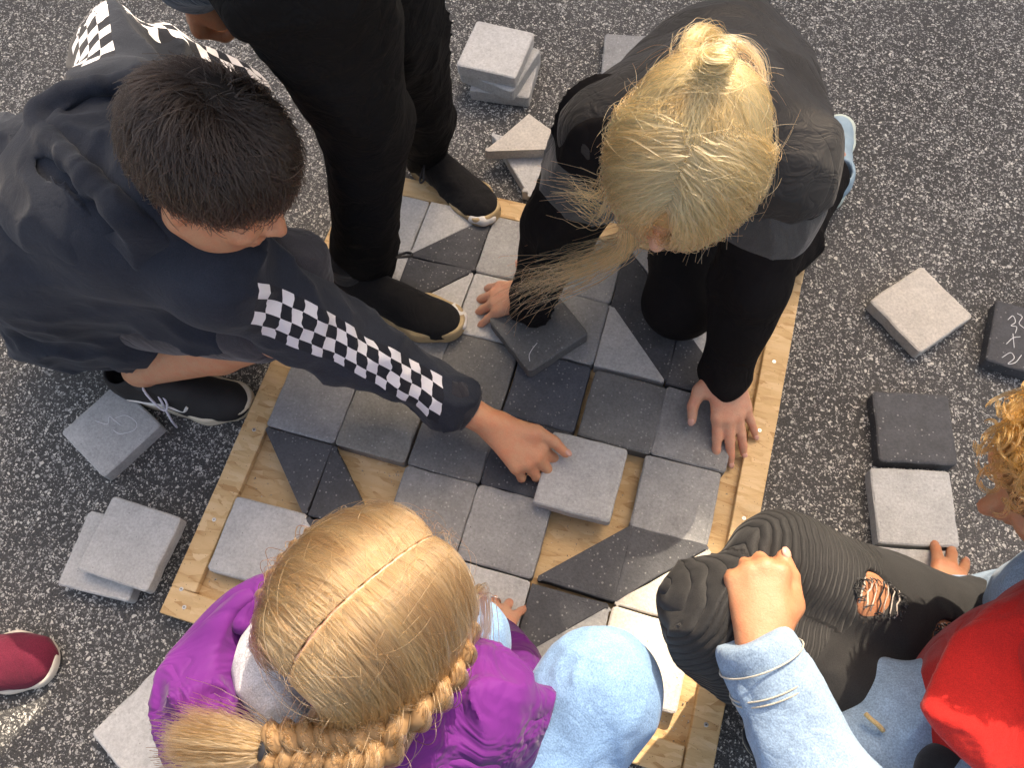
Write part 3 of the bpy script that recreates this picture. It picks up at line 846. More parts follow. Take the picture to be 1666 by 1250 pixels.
class Scalp:
    def __init__(s, c, M, er=(0.083, 0.103, 0.088), ec=(0, -0.012, 0.033), k=1.0):
        s.c = np.asarray(c); s.M = M; s.er = np.array(er) * k; s.ec = np.array(ec) * k; s.k = k
    def pt(s, d, off=0.0):
        """d (...,3) directions in the head frame -> points on the hair surface"""
        d = d / (np.linalg.norm(d, axis=-1, keepdims=True) + 1e-9)
        r = 1.0 / np.sqrt(((d / s.er) ** 2).sum(-1, keepdims=True))
        off = np.asarray(off)[..., None] if np.ndim(off) else off
        return s.c + (s.ec + d * (r + off)) @ s.M.T
    def flow(s, A, B, C, off, m=9, jit=0.0, clump=0.0, ncl=40, r=rng, lift=0.006, wave=0.0):
        """strands that run over the scalp from A past B to C (directions); off (n,m) or (m,)"""
        n = len(A); t = np.linspace(0, 1, m)[None, :, None]
        cl = r.integers(0, ncl, n); cj = r.normal(size=(ncl, 3)) * clump; sj = r.normal(size=(n, 3)) * jit
        d = (1 - t) ** 2 * A[:, None] + 2 * t * (1 - t) * B[:, None] + t ** 2 * C[:, None]
        d = d + (cj[cl] + sj)[:, None] * t + 0.35 * (r.normal(size=(n, 3)) * jit)[:, None] * np.sin(3.1 * t)
        if wave:
            wd = r.normal(size=(ncl, 3)) * wave; wp = r.uniform(0, 6.28, ncl)
            d = d + wd[cl][:, None] * (np.sin(r.uniform(5, 9, ncl)[cl][:, None] * t[..., 0] + wp[cl][:, None]) * np.sqrt(t[..., 0]))[..., None]
        off = np.broadcast_to(off, (n, m)) + (np.abs(r.normal(size=(n, 1))) * 0.004 + (np.random.default_rng(3).uniform(-0.3 * lift, lift, ncl))[cl][:, None] * (clump > 0)) * np.linspace(0.2, 1, m)
        return s.pt(d, off)

def braid(ctrl, width, up, turns, per=110, m_per=12, wf=None, seed=1, round_=0.75):
    """three woven strands of hair along ctrl; returns strand paths and the three core lines"""
    r = np.random.default_rng(seed)
    n = int(turns * m_per); c = spline(ctrl, n); T = np.gradient(c, axis=0); T /= np.linalg.norm(T, axis=1)[:, None]
    up = np.asarray(up, float); N = np.cross(T, up); N /= np.linalg.norm(N, axis=1)[:, None]; B = np.cross(N, T)
    ph = np.linspace(0, turns * 2 * math.pi, n); w = np.full(n, width) if wf is None else width * wf(np.linspace(0, 1, n))
    paths = []; cores = []
    for k in range(3):
        a = ph + k * 2 * math.pi / 3
        core = c + N * (0.42 * w * np.sin(a))[:, None] + B * (0.26 * w * np.sin(2 * a))[:, None]
        cores.append((core, w * 0.27))
        rho = np.sqrt(r.uniform(0.25, 1, per)) * 0.34; th = r.uniform(0, 6.28, per)
        tw = ph * 0.35
        off = (rho * 1.0)[:, None, None] * (np.cos(th[:, None] + tw)[..., None] * N + round_ * np.sin(th[:, None] + tw)[..., None] * B) * w[:, None]
        p = core[None] + off + r.normal(size=(per, 1, 3)) * 0.0008
        fz = r.uniform(size=per) < 0.08
        p[fz] += (r.normal(size=(fz.sum(), 1, 3)) * 0.010) * np.sin(np.linspace(0, 3.1, n))[None, :, None]
        paths.append(p)
    return paths, cores

# ---- shoes
def shoe(parent, heel, toe, L, zbase, upper_m, sole_m, sole_h=0.022, side=1, toe_m=None, lace_m=None, collar=0.085, width=1.0, toe_up=0.0, name="shoe", sole_over=0.003, lace_rows=4, bow=True):
    """shoe from heel to toe (world xy); children: sole, upper, laces"""
    heel = np.array([*heel[:2], zbase]); d = np.array([toe[0] - heel[0], toe[1] - heel[1], 0.0]); d = nrm(d)
    d = nrm(d + np.array([0, 0, toe_up])); zz = nrm(np.array([0, 0, 1.0]) - d * d[2]); s = np.cross(zz, d) * side      # s: towards the little toe
    k = L / 0.27; W = lambda x, y, z: heel + d * x * k + s * y * k * width + zz * z * k
    lo = heel - 0.12; hi = heel + 0.12
    e = W(0.29, 0, 0.0); lo = np.minimum(lo, e - 0.1); hi = np.maximum(hi, e + 0.16); lo[2] = zbase - 0.03
    # sole
    def outline(vol, grow, z0, z1, rr):
        pts = [(0.034, 0.0, 0.031), (0.09, 0.004, 0.029), (0.14, 0.006, 0.032), (0.19, 0.004, 0.043), (0.232, -0.002, 0.036)]
        sl, (X, Y, Z) = vol.block(vol.lo, vol.lo + vol.h * vol.n)
        h0 = np.float32(heel)
        x = ((X - h0[0]) * d[0] + (Y - h0[1]) * d[1] + (Z - h0[2]) * d[2]) / k
        y = ((X - h0[0]) * s[0] + (Y - h0[1]) * s[1] + (Z - h0[2]) * s[2]) / k / width
        z = ((X - h0[0]) * zz[0] + (Y - h0[1]) * zz[1] + (Z - h0[2]) * zz[2]) / k
        f = None
        for (x0, y0, r0), (x1, y1, r1) in zip(pts[:-1], pts[1:]):
            bx, by = x1 - x0, y1 - y0
            t = np.clip(((x - x0) * bx + (y - y0) * by) / (bx * bx + by * by), 0, 1)
            q = np.sqrt((x - x0 - t * bx) ** 2 + (y - y0 - t * by) ** 2) - (r0 + (r1 - r0) * t) - grow
            if f is None: f = q
            else:
                hh = np.clip(0.5 + 0.5 * (q - f) / 0.012, 0, 1); f = q * (1 - hh) + f * hh - 0.012 * hh * (1 - hh)
        rise = np.clip((x - 0.2) / 0.07, 0, 1) ** 2 * 0.006
        zc = np.abs(z - (z0 + z1) / 2 - rise) - (z1 - z0) / 2 + rr
        a = np.maximum(f + rr, zc)
        out = np.sqrt(np.maximum(f + rr, 0) ** 2 + np.maximum(zc, 0) ** 2) + np.minimum(a, 0) - rr
        vol.d[sl] = np.minimum(vol.d[sl], (out * k).astype(np.float32))
    v = Vol(lo, hi, 0.003); outline(v, sole_over, 0.0, sole_h, 0.006)
    sh = empty(name, heel); sh.parent = parent; sh.location = Vector(heel - root_loc(parent))
    sole = v.obj("sole", sole_m, sh)
    u = Vol(lo, hi, 0.003)
    u.ell(W(0.048, 0, 0.045), np.array((0.044, 0.033 * width, 0.05)) * k, np.stack([d, s, zz], 1), 0.01)
    u.cone(W(0.045, 0, 0.06), W(0.05, 0, collar), 0.034 * k * width, 0.036 * k * width, 0.02)
    u.ell(W(0.115, 0.003, 0.036), np.array((0.075, 0.034 * width, 0.045)) * k, np.stack([d, s, zz], 1), 0.025)
    u.cone(W(0.07, 0, 0.07), W(0.15, 0.002, 0.045), 0.028 * k, 0.026 * k, 0.02)
    u.ell(W(0.185, 0.004, 0.022), np.array((0.078, 0.043 * width, 0.036)) * k, np.stack([d, s, zz], 1), 0.02)
    u.ell(W(0.225, 0.0, 0.02), np.array((0.043, 0.036 * width, 0.028)) * k, np.stack([d, s, zz], 1), 0.015)
    u.cone(W(0.048, 0, 0.075), W(0.048, 0, 0.2), 0.026 * k, 0.03 * k, 0.006, 'sub')
    o = np.dot(zz, W(0, 0, sole_h * 0.55)); u.half(zz, o, 0.002)
    u.disp(folds(int(abs(heel[0]) * 1000) + 3, 60, 0.0016))
    up = u.obj("upper", upper_m, sh)
    if toe_m is not None:
        tcap = Vol(lo, hi, 0.003)
        tcap.ell(W(0.258, -0.012, 0.022), np.array((0.016, 0.024 * width, 0.017)) * k, np.stack([d, s, zz], 1), 0.004)
        tcap.obj("toe_patch", toe_m, sh)
    if lace_m is not None:
        prof = lambda x: 0.083 - (x - 0.08) * 0.36
        for i in range(lace_rows):
            x = 0.092 + i * 0.018; w = 0.019 - i * 0.0006
            pts = [W(x - 0.004, -w, prof(x) - 0.013), W(x, -w * 0.5, prof(x) - 0.001), W(x + 0.003, w * 0.5, prof(x) - 0.001), W(x + 0.007, w, prof(x) - 0.013)]
            tube_obj("lace", spline(pts, 10), 0.0026 * k, lace_m, sh, 6)
        if bow:
            loops = [[(0.092, 0.0, 0.088), (0.10, 0.03, 0.085), (0.13, 0.052, 0.055), (0.135, 0.038, 0.062), (0.105, 0.008, 0.087)],
                     [(0.092, 0.0, 0.088), (0.085, -0.03, 0.08), (0.105, -0.052, 0.05), (0.115, -0.042, 0.05), (0.1, -0.008, 0.087)],
                     [(0.095, 0.0, 0.088), (0.12, 0.03, 0.07), (0.135, 0.058, 0.03), (0.14, 0.066, 0.006)],
                     [(0.095, 0.0, 0.088), (0.125, -0.02, 0.07), (0.15, -0.05, 0.03), (0.165, -0.06, 0.01)]]
            for lp in loops:
                tube_obj("lace", spline([W(*q) for q in lp], 18), 0.0022 * k, lace_m, sh, 6)
    return sh, W
skin_tan = mat_skin("skin_tan", (0.56, 0.29, 0.165))
skin_fair = mat_skin("skin_fair", (0.60, 0.33, 0.22))
skin_warm = mat_skin("skin_warm", (0.43, 0.21, 0.115))
black_knit = mat_cloth("black_knit", (0.014, 0.014, 0.016), dust=0.25)
black_rubber = mat_plain("black_rubber", (0.02, 0.02, 0.022), 0.6)
sole_cream = mat_plain("cream_sole", (0.62, 0.55, 0.42), 0.6, 0.3, 300)
white_lace = mat_cloth("white_lace", (0.62, 0.6, 0.66), weave=1500)
skull = lambda c, dep: CAM_C + CAM_R.T @ np.array([(c[0] - 833) / FPX, (c[1] - 625) / FPX, 1.0]) * dep
def bounds(pts, r):
    p = np.array(pts); return p.min(0) - r, p.max(0) + r
def hair_cap(name, c, M, mat, parent, s=1.0, grow=0.0, plane=(-0.64, 0.77, -0.03), seed=1, amp=0.004, freq=60, h=0.004):
    cc = np.asarray(c); v = Vol(cc - 0.16 * s, cc + 0.16 * s, h)
    v.ell(cc + s * (M @ np.array((0, -0.012, 0.033))), np.array((0.080, 0.100, 0.085)) * s + grow, M, 0.01)
    n = M @ np.array((0, plane[0], plane[1])); v.half(n, n @ cc + plane[2] * s, 0.008)
    v.disp(folds(seed, freq, amp))
    return v.obj(name, mat, parent)

# ================================================================== crouching child in the chequered hoodie
def make_boy():
    pel, mid, chest = P(125, 465, .20), P(95, 375, .40), P(225, 335, .50)
    shR, elR, wrR = P(350, 440, .49), P(550, 548, .27), P(733, 650, .158)
    shL, elL, wrL = P(190, 205, .55), P(190, 98, .50), P(402, 146, .37)
    knR, anR = P(445, 528, .33), P(232, 602, .10)
    knL, anL = P(470, 452, .35), V3(-0.70, 0.215, 0.10)
    hc = skull((345, 276), 1.04); M = frame((0.84, -0.12, -0.53), (0.53, 0.24, 0.80))
    e = empty("person", (-0.62, 0.02, 0), "crouching child with short dark hair in a navy hoodie with chequered sleeves", "person")
    # body
    lo, hi = bounds([pel, mid, chest, elR, wrR, elL, wrL, hc, knR, anR, anL, P(930, 790, .06)], 0.16); lo[2] = 0.0
    b = Vol(lo, hi, 0.004)
    L = head(b, hc, M)
    neck = chest + V3(0.05, 0, 0.06)
    b.cone(L(0, -0.025, -0.06), neck, 0.05, 0.055, 0.02)
    b.cone(neck - V3(0, 0, 0.03), mid, 0.05, 0.085, 0.03).cone(mid, pel, 0.085, 0.11, 0.03)
    b.cone(chest, shR, 0.07, 0.045, 0.03).chain([shR, elR, wrR + 0.35 * (wrR - elR) * 0.0], [0.045, 0.036, 0.026], 0.01)
    b.cone(chest, shL, 0.07, 0.045, 0.03).chain([shL, elL, wrL], [0.045, 0.036, 0.026], 0.01)
    b.chain([pel, knR], [0.085, 0.052], 0.02).chain([knR, knR * 0.62 + anR * 0.38 + V3(0, -0.004, -0.004), anR, anR - V3(0.0, 0, 0.05)], [0.050, 0.047, 0.031, 0.03], 0.012)
    b.cone(anR + V3(-0.012, -0.006, 0.0), anR + V3(0.0, 0.0, 0.01), 0.024, 0.026, 0.008)
    b.chain([pel, knL, anL], [0.085, 0.052, 0.034], 0.012)
    hw = P(806, 694, .120); fdir = P(897, 782, .080) - hw
    b.cone(elR, hw, 0.036, 0.0255, 0.01)
    hand(b, hw, fdir, (0.05, -0.12, 0.98), True, 1.08, (10, 3, -3, -9), [(34, 42, 30), (36, 44, 30), (38, 46, 30), (40, 46, 30)],
         [(0.016, 0.018, -0.004), (0.040, 0.054, 0.006), (0.047, 0.086, 0.012), (0.047, 0.113, 0.008)], e)
    hand(b, wrL, P(440, 190, .30) - wrL, (0.2, 0.2, 0.9), False, 1.0, curl=[(25, 30, 20)] * 4)
    b.obj("body", skin_tan, e)
    # hoodie
    t = NT("navy_fleece"); co = t.coord()
    n1 = t.noise(co, 8, 4, 0.6); n2 = t.noise(co, 1100, 2, 0.6)
    navy = t.ramp(n1, [(0.3, (0.014, 0.0175, 0.026)), (0.7, (0.027, 0.033, 0.046))])
    navy = t.mix(1.0, navy, t.ramp(n2, [(0.35, 0.7), (0.65, 1.35)]), 'MULTIPLY')
    arm = t.attr("arm"); sp = t.add('ShaderNodeSeparateXYZ'); t.lk(arm, sp.inputs[0])
    q = 0.0215
    us = t.math('ADD', sp.outputs[0], t.math('ADD', t.math('MULTIPLY', sp.outputs[1], -0.45), t.math('MULTIPLY', t.noise(co, 26, 2), 0.022)))
    iu = t.math('FLOOR', t.math('DIVIDE', us, q)); iv = t.math('FLOOR', t.math('DIVIDE', t.math('ADD', sp.outputs[1], 2 * q), q))
    par = t.math('MODULO', t.math('ABSOLUTE', t.math('ADD', iu, iv)), 2.0)
    inv = t.math('MULTIPLY', t.math('GREATER_THAN', iv, -0.5), t.math('LESS_THAN', iv, 3.5))
    inu = t.math('MULTIPLY', t.math('GREATER_THAN', iu, 2.5), t.math('LESS_THAN', iu, 19.5))
    near = t.math('LESS_THAN', sp.outputs[2], 0.10)
    ck = t.math('MULTIPLY', t.math('MULTIPLY', par, inv), t.math('MULTIPLY', inu, near))
    blk = t.math('MULTIPLY', inv, t.math('MULTIPLY', inu, near))
    col = t.mix(t.math('MULTIPLY', blk, 0.55), navy, (0.012, 0.012, 0.016))
    col = t.mix(ck, col, (0.70, 0.70, 0.73))
    cr = t.math('ABSOLUTE', t.math('SUBTRACT', t.noise(co, 30, 3, 0.55, dist=0.6), 0.5))
    fleece = t.fin(col, 0.92, t.bump(n2, 0.0007, 0.45, t.bump(cr, 0.004, 0.6)), Sheen_Weight=0.12, Specular_IOR_Level=0.15)
    lo, hi = bounds([pel, mid, chest, elR, wrR, elL, wrL, shL], 0.20); lo[2] = 0.02
    h = Vol(lo, hi, 0.0055)
    h.cone(pel, mid, 0.145, 0.150, 0.03).cone(mid, chest, 0.150, 0.125, 0.05)
    h.cone(pel, P(215, 520, .20), 0.13, 0.085, 0.05)
    h.cone(chest, shR, 0.12, 0.078, 0.05).cone(chest, shL, 0.12, 0.080, 0.05)
    h.cone(mid, P(330, 470, .36), 0.12, 0.085, 0.05)
    h.chain([shR, elR, wrR], [0.076, 0.060, 0.043], 0.02)
    h.chain([shL, elL, wrL], [0.074, 0.062, 0.044], 0.02)
    # hood lying on the back, open towards the head
    h.cone(neck - V3(0.05, 0, 0.05), L(0, -0.045, -0.075), 0.078, 0.066, 0.02)
    hf = frame((0.95, 0.1, 0.15), (-0.15, 0, 1)); hdc = P(178, 285, .555)
    hd = Vol(hdc - 0.24, hdc + 0.24, 0.004)
    hd.ell(hdc, (0.142, 0.165, 0.088), hf, 0.02)
    hd.ell(hdc + V3(0.012, 0.012, 0.016), (0.128, 0.150, 0.076), hf, 0.004, 'sub')
    hd.ell(P(206, 224, .665), (0.140, 0.115, 0.115), frame((0.9, 0.35, -0.2), (0.15, 0, 1)), 0.006, 'sub')
    hd.cone(hc, hc + V3(0, 0, -0.03), 0.112, 0.10, 0.006, 'sub')
    rim = spline([P(x, y, z) for x, y, z in ((318, 128, .60), (250, 122, .63), (150, 140, .638), (80, 166, .625), (63, 195, .618), (86, 232, .632), (130, 272, .648), (188, 332, .642), (232, 362, .62), (262, 385, .585))], 30)
    for a_, b_ in zip(rim[:-1], rim[1:]): hd.cone(a_, b_, 0.0105, 0.0105, 0.010)
    # cloth running from the rim down to the back
    for a_, z_ in ((4, .10), (8, .09), (12, .08), (16, .09), (20, .09), (24, .08)): hd.cone(rim[a_] - V3(0, 0, 0.005), rim[a_] + V3(-0.012, -0.01, -z_), 0.012, 0.024, 0.030)
    hd.disp(folds(17, 45, 0.005)); hd.obj("hood", fleece, e, attr=lambda v: {"arm": np.full((len(v), 3), 9.0)})
    seam = spline([P(x, y, z) for x, y, z in ((86, 240, .628), (80, 300, .60), (78, 360, .575), (105, 420, .55), (180, 470, .53))], 24)
    h.disp(folds(11, 30, 0.013, (1, 0.1, 0.3)))
    h.disp(folds(13, 48, 0.006))
    chs = [([shR, wrR], (0.1, -0.55, 0.8)), ([shL, elL, wrL], (-0.35, 0.15, 0.9))]
    h.obj("hoodie", fleece, e, attr=lambda v: {"arm": limb_attr(v, chs)})
    navy_rib = mat_cloth("navy_rib", (0.02, 0.021, 0.028))
    d = nrm(P(797, 688, .122) - wrR)
    c = Vol(wrR - 0.09, wrR + 0.12, 0.004); c.cone(wrR - d * 0.018, wrR + d * 0.022, 0.0455, 0.0425, 0.004)
    c.cone(wrR, wrR + d * 0.06, 0.0425, 0.041, 0.004); c.half(-d, -d @ (wrR + d * 0.043), 0.004)
    c.disp(folds(5, 90, 0.002)); c.obj("cuff", navy_rib, e)
    # shorts
    sh = Vol(*bounds([pel, knR, knL], 0.13), 0.0055)
    kr = pel + (knR - pel) * 0.93; kl = pel + (knL - pel) * 1.0
    sh.cone(pel, kr, 0.105, 0.067, 0.03).cone(pel, kl, 0.10, 0.074, 0.03)
    sh.disp(folds(21, 45, 0.006))
    sh.obj("shorts", mat_cloth("charcoal_denim", (0.045, 0.043, 0.05), weave=700), e)
    # skate shoes
    canvas = mat_plain("black_canvas", (0.018, 0.017, 0.017), 0.75, 0.4, 500)
    sR, W = shoe(e, P(190, 624, .015), P(410, 660, .015), 0.285, 0.001, canvas, sole_cream, 0.030, -1, lace_m=white_lace, collar=0.075, width=0.95)
    stripe = spline([W(0.05, 0.0372, 0.042), W(0.09, 0.0385, 0.040), W(0.125, 0.040, 0.046), W(0.155, 0.041, 0.034), W(0.17, 0.038, 0.052)], 20)
    tube_obj("side_stripe", stripe, 0.0035, mat_plain("white_leather", (0.7, 0.68, 0.63), 0.5), sR, 6)
    shoe(e, V3(-0.755, 0.205, 0), P(516, 412, .02), 0.28, 0.001, canvas, sole_cream, 0.030, 1, lace_m=None, collar=0.075)
    sk = Vol(anR - 0.08, anR + 0.08, 0.004); sk.cone(anR + V3(0.0, 0, -0.055), anR + V3(-0.002, 0.0, -0.018), 0.040, 0.037, 0.004)
    sk.obj("sock", black_knit, e)
    # hair
    hm = mat_hair("dark_hair", (0.014, 0.0085, 0.006), 0.3, 0.45, 0.4)
    capm = mat_plain("dark_hair_base", (0.012, 0.009, 0.007), 0.7, 0.5, 150)
    cap = hair_cap("hair", hc, M, capm, e, 1.0, 0.002, (-0.5, 0.87, 0.0), seed=3, amp=0.005, freq=50)
    S = Scalp(hc, M, k=1.0)
    Wd = nrm(V3(0.0, -0.22, 0.97)); r = np.random.default_rng(5)
    d0 = r.normal(size=(30000, 3)); d0 /= np.linalg.norm(d0, axis=1)[:, None]
    ok = (-0.5 * d0[:, 1] + 0.87 * d0[:, 2] > -0.14)
    d0 = d0[ok][:11000]
    tang = d0 - Wd * (d0 @ Wd)[:, None]; tang /= np.linalg.norm(tang, axis=1)[:, None] + 1e-6
    sw = np.cross(np.broadcast_to(Wd, d0.shape), tang)
    th = np.arccos(np.clip(d0 @ Wd, -1, 1))
    dl = r.uniform(0.35, 0.75, len(d0)); swirl = 0.55 * np.exp(-th * 1.3)
    def go(dt):
        a = th + dt; tg = tang + sw * (swirl * dt * 2.2)[:, None]; tg /= np.linalg.norm(tg, axis=1)[:, None]
        return Wd * np.cos(a)[:, None] + tg * np.sin(a)[:, None]
    off = np.linspace(0, 1, 7)[None] * (r.uniform(0.001, 0.009, (len(d0), 1)) + 0.006 * np.exp(-th * 1.5)[:, None]) - 0.003
    strands = S.flow(d0, go(dl * 0.5), go(dl), off, 7, 0.09, 0.22, 260, r)
    hair_obj("hair_strands", [strands], 0.00075, hm, cap)
make_boy()
# ================================================================== standing person in black trousers
def make_stander():
    an1, kn1, hp1 = P(594, 425, .13), P(598, 205, .50), V3(-0.235, 0.165, 0.86)
    an2, kn2, hp2 = P(690, 228, .12), P(655, 55, .50), V3(-0.25, 0.33, 0.86)
    pel = V3(-0.27, 0.25, 0.90); chest = V3(-0.33, 0.30, 1.22); neck = V3(-0.32, 0.31, 1.38)
    hc = V3(-0.27, 0.30, 1.50); M = frame((0.9, -0.15, -0.4), (0.4, 0, 0.9))
    shR, elR = V3(-0.36, 0.13, 1.30), P(314, -34, .76) - 0.25 * nrm(P(314, -34, .76) - CAM_C) + V3(0.02, 0.09, 0.02); wr = P(314, -34, .76)
    shL, elL, wrL = V3(-0.36, 0.47, 1.30), V3(-0.40, 0.56, 1.05), V3(-0.28, 0.56, 0.86)
    e = empty("person", (-0.32, 0.34, 0), "person standing on the tray edge in black trousers and black trainers", "person")
    lo, hi = bounds([an1, an2, hc, chest, elR, wrL, wr], 0.17); lo[2] = 0.0
    b = Vol(lo, hi, 0.005); L = head(b, hc, M)
    b.cone(L(0, -0.025, -0.06), neck, 0.05, 0.055, 0.02).cone(neck, chest, 0.06, 0.12, 0.04).cone(chest, pel, 0.12, 0.13, 0.04)
    for c in ([shR, elR, wr], [shL, elL, wrL]): b.cone(chest, c[0], 0.09, 0.05, 0.03).chain(c, [0.048, 0.037, 0.025], 0.01)
    for a_, k_, h_ in ((an1, kn1, hp1), (an2, kn2, hp2)): b.cone(pel, h_, 0.11, 0.085, 0.03).chain([h_, k_, a_, a_ - V3(0, 0, .05)], [0.08, 0.052, 0.035, 0.033], 0.012)
    hand(b, wr, nrm(wr - CAM_C) + 0.42 * CAM_R[1] + 0.08 * CAM_R[0], (-0.45, -0.5, 0.55), True, 1.05, curl=[(62, 75, 45)] * 4, thumb=[(0.016, 0.014, -0.006), (0.032, 0.038, -0.02), (0.024, 0.060, -0.032), (0.012, 0.072, -0.038)], nails=None)
    hand(b, wrL, V3(0.1, 0, -0.1), (0.3, 0.7, 0.4), False, 1.0, curl=[(25, 30, 20)] * 4)
    b.obj("body", mat_skin("skin_brown", (0.40, 0.19, 0.10)), e)
    tr = Vol(*bounds([an1, an2, hp1, hp2, pel], 0.15), 0.006)
    tr.cone(pel, hp1, 0.13, 0.10, 0.04).cone(pel, hp2, 0.13, 0.10, 0.04)
    for a_, k_, h_ in ((an1, kn1, hp1), (an2, kn2, hp2)): tr.chain([h_, k_, a_ + V3(0.01, 0, 0.06), a_ - V3(0, 0, 0.03)], [0.098, 0.066, 0.056, 0.050], 0.02)
    tr.disp(folds(31, 38, 0.009, (0.2, 0, 1))); tr.disp(folds(33, 90, 0.002))
    tr.obj("trousers", mat_cloth("black_cotton", (0.0055, 0.0055, 0.006), sheen=0.0, crease=0.0016, cscale=22, spec=0.16, rough=0.8), e)
    sw = Vol(*bounds([chest, pel, shR, elR, wr, shL, elL, wrL, neck], 0.17), 0.007)
    sw.cone(neck - V3(0, 0, .05), chest, 0.08, 0.15, 0.04).cone(chest, pel + V3(0, 0, .05), 0.15, 0.15, 0.04)
    for c in ([shR, elR, wr], [shL, elL, wrL]): sw.cone(chest, c[0], 0.11, 0.07, 0.04).chain(c, [0.068, 0.056, 0.042], 0.02)
    sw.disp(folds(41, 25, 0.008)); sw.obj("jumper", mat_cloth("navy_wool", (0.012, 0.024, 0.042)), e)
    hair_cap("hair", hc, M, mat_plain("brown_hair", (0.03, 0.02, 0.012), 0.6, 0.6, 120), e, 1.0, 0.004, seed=9)
    knit = mat_cloth("black_mesh_knit", (0.010, 0.010, 0.011), weave=600, sheen=0.05)
    gum = mat_plain("beige_foam_sole", (0.45, 0.34, 0.19), 0.85, 0.9, 420, var=0.3)
    toe_w = mat_plain("white_rubber", (0.72, 0.7, 0.66), 0.6)
    s1, W = shoe(e, P(553, 468, .05), P(748, 540, .05), 0.275, ZT + 0.001, knit, gum, 0.032, -1, toe_m=None, lace_m=black_rubber, collar=0.085, width=1.0, lace_rows=3, bow=False)
    def patch(sh, W, y):
        tc = Vol(W(0.25, 0, 0.01) - 0.06, W(0.25, 0, 0.01) + 0.06, 0.0025)
        tc.chain([W(0.236, y, 0.025), W(0.258, y * 0.62, 0.025), W(0.266, y * 0.15, 0.024)], [0.0095, 0.011, 0.0095], 0.004); tc.obj("toe_patch", toe_w, sh)
    patch(s1, W, -0.033)
    for lp in ([(0.085, 0.01, 0.095), (0.10, -0.035, 0.108), (0.135, -0.075, 0.085), (0.115, -0.085, 0.07), (0.09, -0.03, 0.095)], [(0.085, 0.01, 0.09), (0.075, -0.03, 0.095), (0.09, -0.05, 0.085), (0.10, -0.03, 0.08), (0.095, -0.005, 0.088)]):
        tube_obj("lace", spline([W(*q) for q in lp], 20), 0.0026, black_rubber, s1, 6)
    tube_obj("heel_tab", spline([W(0.012, 0.0, 0.085), W(-0.004, 0.0, 0.10), W(-0.012, 0.0, 0.092), W(-0.006, 0, 0.075)], 10), 0.006, mat_cloth("maroon_tape", (0.12, 0.018, 0.014)), s1, 6)
    s2, W2 = shoe(e, P(672, 243, .05), P(770, 328, .05), 0.265, 0.001, knit, gum, 0.032, 1, lace_m=black_rubber, collar=0.085, lace_rows=3, bow=False, toe_up=0.13)
    patch(s2, W2, -0.033)
    tube_obj("lace", spline([W2(*q) for q in ((0.085, 0.01, 0.09), (0.10, -0.03, 0.097), (0.125, -0.058, 0.085), (0.115, -0.062, 0.08), (0.09, -0.02, 0.09))], 20), 0.0022, black_rubber, s2, 6)
    for s_, w_ in ((s1, W), (s2, W2)):
        k_ = Vol(w_(0.05, 0, 0.09) - 0.07, w_(0.05, 0, 0.09) + 0.07, 0.004); k_.cone(w_(0.05, 0, 0.05), w_(0.045, 0, 0.13), 0.036, 0.036, 0.004); k_.obj("sock", black_knit, e)
    return e
make_stander()

